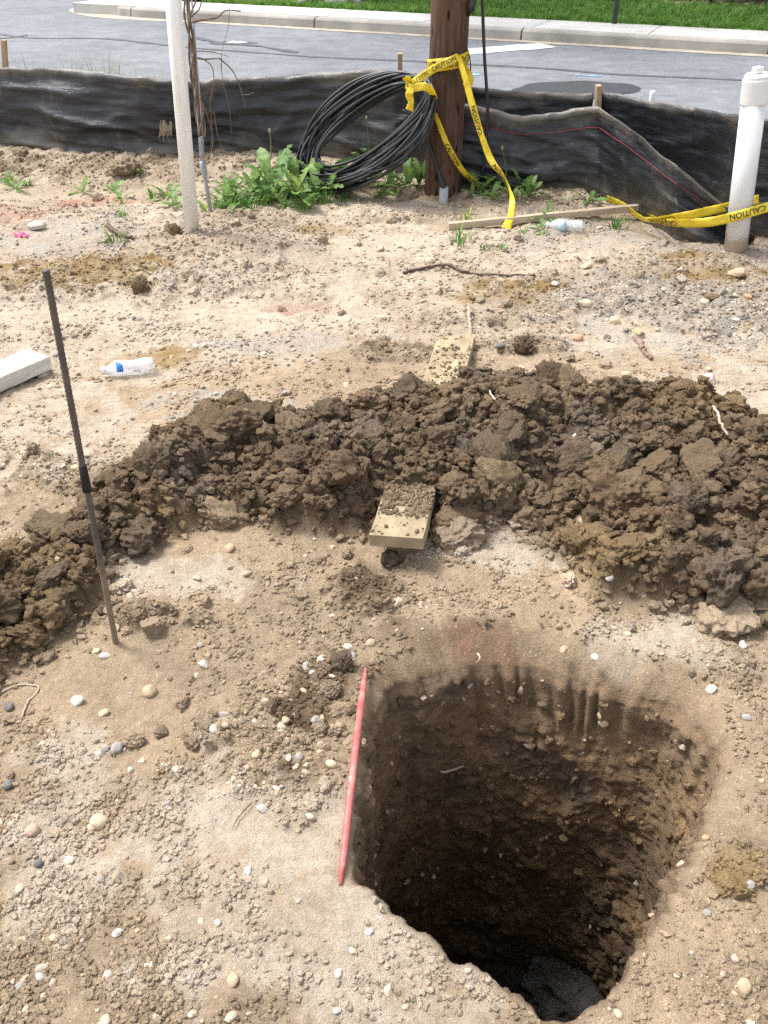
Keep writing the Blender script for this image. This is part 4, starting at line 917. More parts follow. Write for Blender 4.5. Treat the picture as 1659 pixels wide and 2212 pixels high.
# ------------------------------------------------------------------ white pipes and posts
M_PVC = simple('white_pvc', (0.72, 0.73, 0.73), 0.35, 0.06, 5, spec=0.5)
def pvc_dirty():
    m, n, b = new_mat('white_pvc_muddy', 0.4, spec=0.5); tc = n.nodes.new('ShaderNodeTexCoord')
    s = n.nodes.new('ShaderNodeSeparateXYZ'); n.links.new(tc.outputs['Object'], s.inputs[0]); t = noise_node(n, 45, 5, 0.7)
    a = nd(n, 'ShaderNodeMath', operation='MULTIPLY_ADD'); a.inputs[1].default_value = -7.0; a.inputs[2].default_value = 0.85; n.links.new(s.outputs['Z'], a.inputs[0])
    ad = nd(n, 'ShaderNodeMath', operation='ADD'); n.links.new(a.outputs[0], ad.inputs[0]); n.links.new(t.outputs['Fac'], ad.inputs[1])
    r = ramp(n, ad.outputs[0], [(0.72, (0, 0, 0)), (0.85, (0.8, 0.8, 0.8))])
    sp = noise_node(n, 60, 2, 0.5); r2 = ramp(n, sp.outputs['Fac'], [(0.70, (0, 0, 0)), (0.74, (0.7, 0.7, 0.7))])
    c = mix(n, r.outputs[0], (0.70, 0.71, 0.71), (0.45, 0.37, 0.27)); c = mix(n, r2.outputs[0], c, (0.3, 0.28, 0.24)); n.links.new(c, b.inputs['Base Color']); return m
M_PVCD = pvc_dirty()
def upright(B, T):
    z = (T-B).normalized(); return z.to_track_quat('Z', 'Y').to_euler(), (T-B).length
B = G(1588, 541, 0.0); T = AtY(1636, 157, B.y-0.02)
e, Ln = upright(B, T)
wp = tag(empty('capped_pipe', B, e), 'white plastic pipe with a screw cap standing before the fence at the right', 'pipe')
MB().lathe([(0.058, -0.12), (0.058, Ln-0.10)], 36).build('pipe', M_PVCD, wp, True)
cp = MB().lathe([(0.059, Ln-0.135), (0.0635, Ln-0.132), (0.0635, Ln-0.028), (0.060, Ln-0.024)], 36).build('coupling', M_PVC, wp, False)
cap = MB().lathe([(0.058, Ln-0.024), (0.058, Ln-0.012), (0.050, Ln-0.003)], 36).build('cap', M_PVC, wp)
mb = MB(); mb.box((0, 0, Ln+0.012), (0.040, 0.040, 0.028)); bevel(mb.build('square_plug', M_PVC, cap), 0.004)
for o in (cp, cap): bevel(o, 0.002)
B = G(416, 512, 0.0); T = AtY(374, 0, B.y); T = B+(T-B)*1.7; e, Ln = upright(B, T)
lp = tag(empty('white_post', B, e), 'tall slim off-white plastic guard post in the left middle ground', 'post')
def post_mat():
    m, n, b = new_mat('weathered_white_plastic', 0.5, spec=0.4); tc = n.nodes.new('ShaderNodeTexCoord'); mp = n.nodes.new('ShaderNodeMapping'); mp.inputs['Scale'].default_value = (1, 1, 0.12); n.links.new(tc.outputs['Object'], mp.inputs['Vector'])
    t = noise_node(n, 30, 5, 0.65, mp.outputs[0]); r = ramp(n, t.outputs['Fac'], [(0.3, (0.70, 0.70, 0.675)), (0.6, (0.84, 0.84, 0.825))]); n.links.new(r.outputs[0], b.inputs['Base Color']); return m
M_POST = post_mat()
mb = MB(); n_ = 32; V = []; prof_ = []
for z in (-0.15, Ln):
    for k in range(n_):
        a = 2*math.pi*k/n_; r = 0.043-(0.004 if k == 22 else 0); V.append((r*math.cos(a), r*math.sin(a)*0.9, z))
mb.add(V, [(k, (k+1) % n_, n_+(k+1) % n_, n_+k) for k in range(n_)]+[tuple(range(n_))[::-1], tuple(range(n_, 2*n_))]); mb.build('post', M_POST, lp, True)
pb = AtY(1411, 300, 5.6); tz = AtY(1411, 196, 5.6).z
ws = tag(empty('marker_stake', (AtY(1411, 196, 5.6).x, 5.6, 0)), 'small white marker stake peeking over the fence right of the wooden stake', 'marker')
mb = MB(); mb.lathe([(0.016, -0.15), (0.016, tz-0.01), (0.012, tz)], 14); mb.build('stake', M_PVC, ws, True)

# ------------------------------------------------------------------ guy anchor and dead vine
A0 = G(456, 462, 0.0); A1 = AtY(437, 348, A0.y+0.02); A2 = AtY(434, 295, A0.y+0.02); A3 = AtY(405, -20, A0.y+0.05); A3 = A2+(A3-A2)*2.0
ga = tag(empty('guy_anchor', (0, 0, 0)), 'grey steel guy anchor rod with bolted clamp right of the white post', 'guy anchor')
mb = MB(); ax = (A1-A0); mb.tube([A0-ax*0.25, A0+ax*0.6, A0+ax*0.85, A1], [0.011, 0.011, 0.017, 0.019], 12); mb.build('anchor_rod', M_STEEL, ga, True)
M3 = (A2-A1).normalized().to_track_quat('Z', 'Y').to_matrix(); mb = MB(); mb.box((A1+A2)/2+(A2-A1)*0.1, (0.05, 0.022, (A2-A1).length*0.75), M3); cl = bevel(mb.build('clamp', M_STEEL, ga), 0.004)
for f in (0.32, 0.85):
    p = A1.lerp(A2, f); mb = MB(); mb.lathe([(0.013, 0.0), (0.013, 0.012), (0.007, 0.013), (0.007, 0.024)], 6, Matrix.Translation(p+Vector((0, -0.010, 0))) @ Matrix.Rotation(math.pi/2, 4, 'X')); mb.build('bolt', M_STEEL, cl)
for dx in (-0.009, 0.012):
    MB().tube([A1+Vector((dx*.5, 0, -0.02)), A2+Vector((dx, 0, 0)), A3+Vector((dx*2, 0, 0))], 0.0045, 8).build('guy_wire', M_STEEL, ga, True)
M_VINE = simple('dry_vine_bark', (0.17, 0.12, 0.085), 0.85, 0.4, 25, 0.5, 60)
vn = tag(empty('dead_vine', (0, 0, 0)), 'dead brown vine twisted up the guy wires beside the white post', 'vine')
gd = (A3-A2); rnd = random.Random(12)
for k in range(5):
    P = []; R = []
    for i in range(46):
        t = i/45; z = 0.06+t*0.55*(1 if k < 4 else 0.8); p = A2+gd*(t*(0.62 if k % 2 else 0.8)-0.0); a = t*(9+2*k)+k*1.4; rr2 = 0.016+0.012*math.sin(t*7+k*2)+(0.02 if t > 0.6 else 0)*math.sin(k+t*5)
        P.append(p+Vector((math.cos(a)*rr2, math.sin(a)*rr2, 0))); R.append(0.006*(1-0.6*t)+0.001)
    MB().tube(P, R, 7).build('stem', M_VINE, vn, True)
def vpx(L_, r0, r1, yy=A0.y): 
    P = catmull([AtY(x, y, yy+rnd.uniform(-.03, .03)) for x, y in L_], 7); MB().tube(P, list(np.linspace(r0, r1, len(P))), 6).build('twig', M_VINE, vn, True)
for L_, a, b in [([(427, 125), (440, 128), (460, 127), (478, 126)], .006, .003), ([(475, 127), (500, 150), (515, 178), (525, 210), (531, 232)], .004, .002), ([(522, 205), (538, 204), (549, 199)], .0025, .0015),
                 ([(415, 48), (436, 44), (456, 41), (470, 37), (488, 23), (520, 24)], .006, .003), ([(425, 110), (455, 112), (494, 122)], .003, .0015), ([(440, 128), (458, 145), (462, 180), (455, 220), (458, 290), (452, 330)], .003, .002),
                 ([(432, 210), (448, 250), (460, 300), (455, 330), (440, 355)], .004, .002), ([(478, 130), (482, 180), (495, 230), (500, 290)], .002, .0012), ([(497, 10), (492, 60), (480, 110), (477, 160)], .0015, .001), ([(462, 240), (470, 290), (482, 330), (486, 370)], .0025, .0015),
                 ([(408, 60), (412, 30), (422, 5), (424, -20)], .006, .004), ([(418, 120), (408, 70), (411, 40), (430, 20), (438, -10)], .005, .003)]:
    vpx(L_, a, b)

# ------------------------------------------------------------------ timber
def wood_mat(name, base, dirt, wear=(0.38, 0.28, 0.18), dsc=9, lo=0.5):
    m, n, b = new_mat(name, 0.85, spec=0.2); tc = n.nodes.new('ShaderNodeTexCoord'); mp = n.nodes.new('ShaderNodeMapping'); mp.inputs['Scale'].default_value = (0.07, 1, 1); n.links.new(tc.outputs['Object'], mp.inputs['Vector'])
    t = noise_node(n, 55, 5, 0.6, mp.outputs[0]); r = ramp(n, t.outputs['Fac'], [(0.3, tuple(c*0.72 for c in base)), (0.65, tuple(min(1, c*1.15) for c in base))])
    d = noise_node(n, dsc, 6, 0.7); f = ramp(n, d.outputs['Fac'], [(lo-0.12, (0.12*dirt,)*3), (lo+0.16, (dirt, dirt, dirt))])
    n.links.new(mix(n, f.outputs[0], r.outputs[0], wear), b.inputs['Base Color']); bump(n, b, t.outputs['Fac'], 0.35, 0.003); return m
def board(name, a, b, wd, tk, mat, label, cat, roll=0.0, point=False, jag=False):
    a, b = Vector(a), Vector(b); d = b-a; L_ = d.length; x = d.normalized(); y = Vector((0, 0, 1)).cross(x).normalized(); z = x.cross(y)
    M = Matrix((x, y, z)).transposed(); M = M @ Matrix.Rotation(roll, 3, 'X')
    n = 30; V = []; Fc = []; rnd = random.Random(len(label))
    for i in range(n+1):
        s = i/n*L_; w_ = wd/2; sh = 0
        if point: w_ = wd/2*min(1, max(0.06, (L_-s)/0.13)); 
        xs_ = [s]*4
        if jag and i == n: xs_ = [s-0.22, s+0.0, s+0.0, s-0.22]
        j = 0.0012
        for k, (yy, zz) in enumerate(((w_, -tk/2), (-w_, -tk/2), (-w_, tk/2), (w_, tk/2))):
            V.append((xs_[k], yy+rnd.uniform(-j, j), zz+rnd.uniform(-j, j)))
    Fc = [(i*4+k, (i+1)*4+k, (i+1)*4+(k+1) % 4, i*4+(k+1) % 4) for i in range(n) for k in range(4)]+[(0, 1, 2, 3), (n*4+3, n*4+2, n*4+1, n*4)]
    o = obj(name, mesh(name, V, Fc, mat)); o.matrix_world = Matrix.Translation(a) @ M.to_4x4(); bevel(o, 0.002); tag(o, label, cat); return o
M_PINE = wood_mat('muddy_pine', (0.40, 0.325, 0.205), 0.9, (0.22, 0.165, 0.105), 14, 0.50)
na = (G(798, 1152, 0.112)+G(914, 1166, 0.106))/2; fb = (G(962, 720, 0.03)+G(984, 724, 0.03))/2
plank = board('wooden_plank', na+Vector((0, 0, -0.02)), fb+Vector((0.03, 0.0, -0.012)), 0.152, 0.038, M_PINE, 'mud-splashed yellow pine plank half buried under the dark soil heap', 'plank', jag=True, roll=math.radians(-3))
M_PLK = wood_mat('whitewashed_plank', (0.62, 0.60, 0.55), 0.5, (0.40, 0.34, 0.26), 9, 0.58)
board('wooden_plank', GU(92, 797, 0.045), GU(-190, 925, 0.05), 0.13, 0.055, M_PLK, 'white weathered plank lying at the left edge of the picture', 'plank')
M_SW = wood_mat('grey_stake_wood', (0.45, 0.36, 0.26), 0.6, (0.4, 0.33, 0.25), 8, 0.55)
board('wooden_stake', GU(968, 496, 0.02), GU(1412, 462, 0.045), 0.036, 0.036, M_SW, 'long pointed wooden stake lying on the ground in front of the fence', 'stake', point=True)
# rebar with sleeve
def rebar():
    B = GP(250, 1388); T = AtY(99, 584, B.y-0.01); e, Ln = upright(B, T)
    rb = tag(empty('rebar', B, e), 'upright rusty ribbed steel rebar stuck in the soil at left', 'rebar')
    V = []; Fc = []; n = 14; m_ = 520; B_ = -0.12
    for i in range(m_):
        z = B_+(Ln-B_)*i/(m_-1)
        for k in range(n):
            a = 2*math.pi*k/n; ph = ((z-0.0035*math.sin(a)*2.0)/0.0105) % 1.0; rib = 0.0019*max(0, 1-abs(ph-0.5)*5)
            lon = 0.0008 if k in (0, 7) else 0
            r = 0.0064+rib+lon; V.append((r*math.cos(a), r*math.sin(a), z))
    Fc = [(i*n+k, i*n+(k+1) % n, (i+1)*n+(k+1) % n, (i+1)*n+k) for i in range(m_-1) for k in range(n)]+[[(m_-1)*n+k for k in range(n)]]
    m, nn, b = new_mat('rusty_steel', 0.65, spec=0.4); t = noise_node(nn, 18, 5, 0.7); tc = nn.nodes.new('ShaderNodeTexCoord'); s = nn.nodes.new('ShaderNodeSeparateXYZ'); nn.links.new(tc.outputs['Object'], s.inputs[0])
    c = ramp(nn, t.outputs['Fac'], [(0.3, (0.055, 0.05, 0.048)), (0.55, (0.10, 0.085, 0.075)), (0.75, (0.19, 0.14, 0.10))]); 
    a = nd(nn, 'ShaderNodeMath', operation='MULTIPLY_ADD'); a.inputs[1].default_value = -1.6; a.inputs[2].default_value = 0.55; nn.links.new(s.outputs['Z'], a.inputs[0]); a2 = nd(nn, 'ShaderNodeMath', operation='ADD'); nn.links.new(a.outputs[0], a2.inputs[0]); nn.links.new(t.outputs['Fac'], a2.inputs[1])
    f = ramp(nn, a2.outputs[0], [(0.6, (0, 0, 0)), (0.8, (0.6, 0.6, 0.6))]); nn.links.new(mix(nn, f.outputs[0], c.outputs[0], (0.28, 0.21, 0.13)), b.inputs['Base Color'])
    obj('ribbed_bar', mesh('ribbed_bar', V, Fc, m, True), rb)
    za = Ln*0.515
    MB().lathe([(0.0085, za-0.033), (0.0105, za-0.032), (0.0095, za), (0.0085, za+0.035), (0.0075, za+0.036)], 18).build('tape_sleeve', simple('black_tape', (0.012, 0.012, 0.013), 0.5), rb, True)
rebar()
# red rod on the pit's left edge
M_REDR = simple('red_plastic', (0.52, 0.075, 0.06), 0.45, 0.18, 18, spec=0.5)
def red_mat():
    m, n, b = new_mat('dusty_red_rod', 0.5, spec=0.45); t = noise_node(n, 40, 5, 0.7); r = ramp(n, t.outputs['Fac'], [(0.35, (0.36, 0.075, 0.065)), (0.55, (0.44, 0.13, 0.115)), (0.75, (0.48, 0.32, 0.27))]); n.links.new(r.outputs[0], b.inputs['Base Color']); return m
a = G(788, 1458, 0.022); b = G(737, 1893, 0.004)
P = [a+(b-a)*t+Vector((0, 0, 0.012*math.sin(math.pi*t))) for t in np.linspace(-0.04, 1.03, 14)]
mb = MB(); mb.tube(P, [0.004, 0.0065]+[0.0085]*10+[0.007, 0.0035], 16); tag(mb.build('red_rod', red_mat(), None, True), 'dusty red rod lying along the left edge of the pit', 'rod')

# ------------------------------------------------------------------ plastic bottles
def clear_mat():
    m, n, b = new_mat('clear_plastic', 0.16, (0.80, 0.84, 0.88), 0.6); b.inputs['Alpha'].default_value = 0.42
    t = noise_node(n, 45, 3); bump(n, b, t.outputs['Fac'], 0.5, 0.004); return m
M_CLEAR = clear_mat(); M_CAP = simple('white_cap', (0.75, 0.76, 0.78), 0.4, 0.05); M_LBL = simple('blue_label', (0.03, 0.16, 0.50), 0.4, 0.15, 30); M_LBW = simple('white_blue_label', (0.45, 0.6, 0.72), 0.4, 0.25, 50)
def bottle(p, ang, label, lw, full, ln=0.2):
    r_ = tag(empty('plastic_bottle', p, (0, 0, ang)), label, 'bottle'); R = 0.032
    M = Matrix.Translation((0, 0, R*0.85)) @ Matrix.Rotation(math.pi/2, 4, 'Y')
    pr = [(0.012, 0.0), (0.024, 0.0), (0.030, 0.006)]
    for i in range(11): pr += [(0.0315-0.0022*(i % 2), 0.014+i*0.0085)]
    pr += [(0.0315, 0.118), (0.0312, 0.140), (0.030, 0.146), (0.026, 0.160), (0.018, 0.176), (0.0135, 0.184), (0.0135, 0.192)]
    mb = MB(); mb.lathe(pr, 28, M)
    for v in mb.V: v.z = max(0.002, v.z+0.003*math.sin(v.x*60+v.y*40)); v.y *= 1.04
    mb.build('body', M_CLEAR, r_, True)
    MB().lathe([(0.0145, 0.187), (0.0155, 0.188), (0.0155, 0.201), (0.0145, 0.203)], 22, M).build('cap', M_CAP, r_, True)
    mb = MB(); V = []; n = 20; a0, a1 = (math.radians(-200), math.radians(160)) if full else (math.radians(92), math.radians(168))
    for i in range(n+1):
        a = a0+(a1-a0)*i/n
        for x in lw: V.append(M @ Vector((0.0328*math.cos(a), 0.0328*math.sin(a)*1.04, x)))
    mb.add(V, [(2*i, 2*i+1, 2*i+3, 2*i+2) for i in range(n)]); o = mb.build('label', M_LBW if full else M_LBL, r_, True); s_ = o.modifiers.new('t', 'SOLIDIFY'); s_.thickness = 0.0005
p = GU(335, 800, -0.004); q = GP(232, 815); d = q-p
bottle(p, math.atan2(d.y, d.x), 'crumpled clear water bottle with a blue label lying left of the rebar\'s far side', (0.118, 0.142), False)
bt = [o for o in COL.objects if o.name == 'plastic_bottle'][0]; bt['label'] = 'clear plastic water bottle with a blue label scrap, lying beside the white plank'
p = GU(1258, 500, 0.0); q = GP(1197, 492); d = q-p
bottle(p, math.atan2(d.y, d.x), 'clear plastic bottle lying in front of the long pointed stake', (0.095, 0.14), True)

# ------------------------------------------------------------------ weeds
def leaf_mesh(seed, lob=True):
    rnd = random.Random(seed); V = []; Fc = []; n = 17
    for i in range(n+1):
        t = i/n; w_ = 0.115*math.sin(math.pi*min(1, t*0.92+0.06))**0.8*(0.4+0.85*t)
        if lob: w_ *= (1.25 if i % 2 else 0.45)
        if i == n: w_ = 0.004
        x = 0.85*t-0.1*t*t; z = 0.5*t*(1-0.6*t)*1.2; sk = 0.06*(i % 2 if lob else 0)
        V += [(x-sk, w_*rnd.uniform(.85, 1.15), z+0.22*w_+0.02*rnd.uniform(-1, 1)), (x, 0, z), (x-sk, -w_*rnd.uniform(.85, 1.15), z+0.22*w_+0.02*rnd.uniform(-1, 1))]
    for i in range(n):
        a = i*3; Fc += [(a, a+1, a+4, a+3), (a+1, a+2, a+5, a+4)]
    return mesh('leaf', V, Fc, M_LEAF, True)
LEAVES = [leaf_mesh(s, s % 3 != 2) for s in range(6)]
wr = random.Random(31)
def weed(px, py, size, nl, label, group, flat=0.0, grp_only=False):
    p = GU(px, py, -0.006); r_ = tag(empty('leafy_weed', p, (0, 0, wr.uniform(0, 6.28))), label, 'weed', group)
    for i in range(nl):
        o = obj('leaf', wr.choice(LEAVES), r_); s_ = size*wr.uniform(0.6, 1.45)
        o.rotation_euler = (wr.uniform(-.35, .35), wr.uniform(-0.8, 0.2)+flat, i*6.283/nl*1.0+wr.uniform(-.4, .4)); o.scale = (s_, s_*wr.uniform(.8, 1.15), s_); o.location = (0, 0, 0)
A_ = 'lush green dandelion-like weed in the dense patch left of the cable coil'; GA = 'weeds left of the cable coil'
for (x, y, s_, n_) in [(490, 440, .20, 8), (525, 442, .22, 9), (560, 432, .26, 9), (600, 428, .27, 10), (640, 430, .27, 10), (680, 425, .25, 9), (720, 415, .24, 9), (545, 415, .24, 8), (590, 402, .26, 9), (640, 398, .28, 9), (690, 395, .26, 9), (500, 420, .2, 8), (735, 395, .22, 8), (610, 440, .18, 7), (660, 445, .2, 7), (480, 452, .14, 6)]: weed(x, y, s_, n_, A_, GA)
A_ = 'green weed growing under the cable coil beside the pole foot'; GA = 'weeds under the cable coil'
for (x, y, s_, n_) in [(800, 392, .24, 8), (840, 405, .22, 8), (880, 408, .24, 9), (905, 400, .24, 8), (770, 405, .2, 7), (860, 425, .14, 7), (800, 350, .2, 6)]: weed(x, y, s_, n_, A_, GA)
A_ = 'green toothed-leaf weed in the clump right of the pole foot'; GA = 'weeds right of the pole'
for (x, y, s_, n_) in [(1040, 415, .2, 8), (1075, 408, .22, 8), (1120, 410, .22, 9), (1160, 402, .26, 9), (1185, 395, .22, 8), (1100, 425, .16, 7), (1140, 425, .18, 7), (1020, 425, .13, 6), (1060, 430, .13, 6)]: weed(x, y, s_, n_, A_, GA)
for (x, y, s_, n_, lb) in [(35, 408, .14, 11, 'low green weed near the left picture edge below the fence'), (180, 415, .15, 5, 'single upright-leaved weed between the left edge and the white post'), (245, 415, .13, 8, 'leafy weed left of the white post beside the red-stained soil'),
        (262, 430, .10, 7, 'small weed just below the leafy weed beside the red-stained soil'), (360, 425, .15, 9, 'weed directly left of the white post'), (375, 445, .12, 7, 'lower small weed at the left side of the white post'), (445, 455, .10, 6, 'small weed between the white post and the anchor rod foot'),
        (1180, 470, .15, 7, 'weed rising behind the middle of the long wooden stake'), (1215, 440, .12, 7, 'weed above the long wooden stake, right of the pole clump'), (1270, 435, .15, 8, 'dark weed at the foot of the sagging fence fabric'), (1168, 495, .09, 7, 'tiny weed in front of the long wooden stake'),
        (300, 378, .07, 5, 'tiny weed on the tan clod by the fence at left')]: weed(x, y, s_, n_+wr.randrange(6), lb, 'scattered weeds', wr.uniform(0.1, 0.55))
for k, (x, y, h_, nb, lb) in enumerate([(535, 452, .13, 40, 'long-bladed grass tuft at the front left of the dense weed patch'), (655, 452, .12, 40, 'grass tuft at the front right of the dense weed patch'), (745, 432, .10, 34, 'grass tuft below the lower left of the cable coil'), (820, 425, .09, 30, 'grass tuft under the middle of the cable coil'), (465, 445, .09, 24, 'grass tuft touching the anchor rod'), (330, 428, .09, 30, 'low grass tuft between the two weeds left of the white post'), (60, 402, .07, 34, 'low grass at the right of the far-left weed'), (250, 525, .10, 22, 'grass tuft on the gravel left of the white post, by the dark twig'), (267, 470, .09, 16, 'small grass tuft among grey gravel at left'), (990, 525, .13, 26, 'spreading grass tuft left of the stake\'s blunt end'), (1045, 540, .05, 18, 'flat green sprig below the stake with the tape'), (1085, 538, .06, 20, 'second flat green sprig below the taped stake'),
        (1330, 495, .12, 26, 'wispy grey-green grass tuft near the stake\'s pointed end'), (1010, 480, .1, 16, 'grass tuft rising behind the blunt end of the long stake'), (1130, 505, .06, 14, 'low grass sprig between the tape and the bottle'), (570, 445, .16, 30, 'grass tuft in the dense weed patch left of the coil'), (700, 440, .15, 26, 'grass tuft at the right end of the dense weed patch'),
        (500, 450, .14, 26, 'grass tuft at the left end of the dense weed patch'), (620, 452, .12, 26, 'grass tuft at the front of the dense weed patch'), (25, 395, .12, 24, 'grass tuft behind the weed at the left picture edge'), (1060, 395, .2, 30, 'tall grass tuft against the fence right of the pole')]):
    o = obj('grass_tuft', tuft_mesh('grass_tuft', nb, h_, h_*0.5, 0.0035, M_GRASS, 50+k, 1.0), None, GU(x, y, 0.0)); tag(o, lb, 'grass', 'grass tufts on the soil')
# dandelion stalks
for (x0, y0, x1, y1, lb) in [(795, 372, 792, 258, 'bare dandelion stalk standing inside the cable coil'), (580, 372, 583, 285, 'thin seed stalk before the fence left of the coil'), (1092, 415, 1085, 322, 'curved weed stalk right of the hanging tape')]:
    p = GP(x0, y0); q = AtY(x1, y1, p.y); mb = MB(); mb.tube(catmull([p-Vector((0, 0, .02)), p.lerp(q, .5)+Vector((.012, 0, 0)), q], 6), 0.0035, 6); bmv = MB().lathe([(0.003, -0.01), (0.009, 0.0), (0.008, 0.014), (0.003, 0.02)], 10, Matrix.Translation(q))
    rt = tag(empty('weed_stalk', (0, 0, 0)), lb, 'stalk'); mb.build('stem', M_TALL, rt, True); bmv.build('seed_head', M_DRY, rt, True)
# tall grass behind the fence at left
TG = [tuft_mesh('tall_grass_clump', 16, 0.62, 0.12, 0.0022, M_TALL, 70+s, 0.4) for s in range(3)]
n = 46; xs2 = RS.rand(n)*430-60; P = []
for x in xs2: g = G(x, 335); P.append((g.x*1.02, g.y+0.25+0.4*RS.rand(), -0.02))
rot = np.zeros((n, 3)); rot[:, 2] = RS.rand(n)*6.28
hh = np.where((xs2 > 60) & (xs2 < 260), 1.15, 0.92)+0.18*RS.rand(n)
scatter('tall_grass', np.array(P), rot, hh[:, None]*np.ones((n, 3)), RS.randint(0, 3, n), np.ones((n, 3)), TG, 'wispy seeding grass showing over the fence top at left', 'grass')

# ------------------------------------------------------------------ twigs and roots
M_TW = simple('dark_twig', (0.12, 0.085, 0.065), 0.9, 0.4, 30, 0.4, 80); M_RT = simple('pale_root', (0.37, 0.30, 0.23), 0.85, 0.3, 40, 0.4, 90); M_BR = simple('brown_bark_strip', (0.24, 0.17, 0.13), 0.9, 0.3, 30)
def twig(L_, r0, r1, mat, label, cat='twig', up_=0.008, forks=()):
    r_ = tag(empty(cat.split()[-1] if cat in ('twig', 'root') else 'twig', (0, 0, 0)), label, cat); rnd = random.Random(label)
    pts = [GU(x, y, up_) for x, y in L_]; P = catmull(pts, 7); P = [p+Vector((rnd.uniform(-1, 1), rnd.uniform(-1, 1), rnd.uniform(-.5, 1)))*r0*0.5 for p in P]
    MB().tube(P, list(np.linspace(r0, r1, len(P))), 7).build('stem', mat, r_, True)
    for f in forks: MB().tube(catmull([GU(x, y, up_+0.005) for x, y in f], 5), [r1*1.4]*5+[r1*0.8]*(len(f)*5-9), 6).build('side_shoot', mat, r_, True)
twig([(872, 592), (905, 585), (965, 576), (1000, 590), (1040, 597), (1095, 598), (1155, 599)], .008, .005, M_TW, 'long dark forked twig lying across the tan soil')
twig([(1013, 668), (1014, 700), (1018, 730), (1022, 756)], .009, .006, M_RT, 'pale bleached stick beside the rear end of the pine plank')
twig([(1376, 738), (1386, 752), (1396, 768), (1408, 778)], .014, .007, M_BR, 'reddish brown bark strip on the cracked soil at right')
twig([(232, 490), (250, 505), (275, 514), (290, 517)], .014, .008, M_TW, 'dark twig lying on the gravel left of the white post')
twig([(268, 525), (255, 545), (242, 560)], .005, .003, M_RT, 'thin pale root below the grass tuft left of the white post')
twig([(1527, 890), (1540, 905), (1552, 935), (1566, 962)], .006, .004, M_RT, 'kinked pale root standing out of the dark heap at right', 'root', 0.035)
twig([(1054, 852), (1058, 870), (1068, 884)], .004, .003, M_RT, 'short white root on top of the dark heap behind the plank', 'root', 0.035)
twig([(0, 1500), (40, 1482), (85, 1487), (60, 1520), (45, 1560)], .003, .002, M_RT, 'thin curled root on the ground at the left picture edge', 'root', 0.003)
twig([(545, 1738), (520, 1765), (505, 1790)], .0015, .001, M_TW, 'fine dark twig left of the red rod')
twig([(649, 1255), (660, 1245), (648, 1275)], .0025, .0015, M_RT, 'small pale root curl left of the round clod', 'root', 0.003)
def wallroot(L_, r0, label):
    P = []
    for x, y, dd in L_:
        r3 = ray(x, y); best = None
        for t in np.linspace(1.2, 3.5, 600):
            q = Vector((r3.x*t, r3.y*t, CAM_H+r3.z*t)); th_ = math.atan2(q.y-PIT_C.y, q.x-PIT_C.x); rad = math.hypot(q.y-PIT_C.y, q.x-PIT_C.x); tt_ = min(1, max(0, -q.z/DEPTH))
            rw = float(np.interp(th_, th, rr))*(1-min(1, tt_*2.2))+float(np.interp(th_, th, rs))*min(1, tt_*2.2)*(1-.06*tt_)
            if q.z < 0.0 and rad > rw-0.02-dd and q.y > 1.2: best = q; break
        if best is None: return
        P.append(best)
    r_ = tag(empty('root', (0, 0, 0)), label, 'root'); c = catmull(P, 6); MB().tube(c, list(np.linspace(r0, r0*.5, len(c))), 6).build('stem', M_RT, r_, True)
wallroot([(945, 1655, 0.0), (955, 1668, 0.04), (975, 1664, 0.05), (1002, 1655, 0.05)], .005, 'forked pale root sticking out of the pit wall at upper left')
wallroot([(1163, 1698, 0.0), (1178, 1693, 0.02), (1188, 1684, 0.02)], .003, 'thin pale root in the far pit wall, left of the curled one')
wallroot([(1281, 1762, 0.0), (1290, 1768, 0.02), (1302, 1770, 0.02)], .004, 'short curled pale root in the middle of the far pit wall')
wallroot([(1217, 1732, 0.0), (1228, 1731, 0.02), (1238, 1736, 0.01)], .002, 'hair-thin root in the far pit wall between two thicker ones')
wallroot([(1032, 1412, -0.02), (1037, 1422, 0.0), (1030, 1432, 0.0)], .0035, 'white broken root at the back lip of the pit')
# lump of grey mud on the pit floor
V, Fc = ico(5, 0.2, 1.2, (0.16, 0.125, 0.11), 231, 4, CRB); o = obj('mud_lump', mesh('mud_lump', V, Fc, clod_mat('grey_mud', (0.125, 0.117, 0.104)), True), None, (0.60, 1.40, -1.31), (0.1, -0.15, 0.5)); tag(o, 'smooth grey lump of mud on the pit floor', 'mud lump')

# ------------------------------------------------------------------ single stones and clods
SF = {'r': [ico(3, 0.15, 0.8, q, s, 5) for s, q in ((201, (1, .82, .62)), (202, (1, .7, .6)), (203, (1, .9, .75)))], 'a': [ico(3, 0.12, 0.8, q, s, 9) for s, q in ((211, (1, .7, .5)), (212, (1, .6, .45)), (213, (1, .85, .6)))], 'c': [ico(5, 0.22, 1.0, tuple(v*.88 for v in q), s, 5, CRB) for s, q in ((221, (1, .85, .7)), (222, (1, .8, .65)), (223, (1, .7, .6)), (224, (.9, .9, .75)))]}
_sm = {}
def stone(px, py, wpx, kind, mt, label, rot=None, up_=0.2, cat=None):
    p = GP(px, py); dist = (p-CAMV).length; r = wpx/F*dist*(0.5 if kind == 'c' else 0.43); k = (kind, random.randrange(len(SF[kind])), mt)
    if k not in _sm:
        V, Fc = SF[kind][k[1]]; _sm[k] = mesh({'r': 'rounded_stone', 'a': 'angular_stone', 'c': 'soil_clod'}[kind], V, Fc, ST[mt], kind != 'a')
    o = obj('soil_clod' if kind == 'c' else 'stone', _sm[k]); o.scale = (r, r, r*1.05); o.location = p+Vector((0, 0, r*up_)); o.rotation_euler = (random.uniform(-.35, .35), random.uniform(-.35, .35), rot if rot is not None else random.uniform(0, 3.14))
    tag(o, label, cat or ('soil clod' if kind == 'c' else 'stone'), 'clods on the ground' if kind == 'c' else 'loose stones')
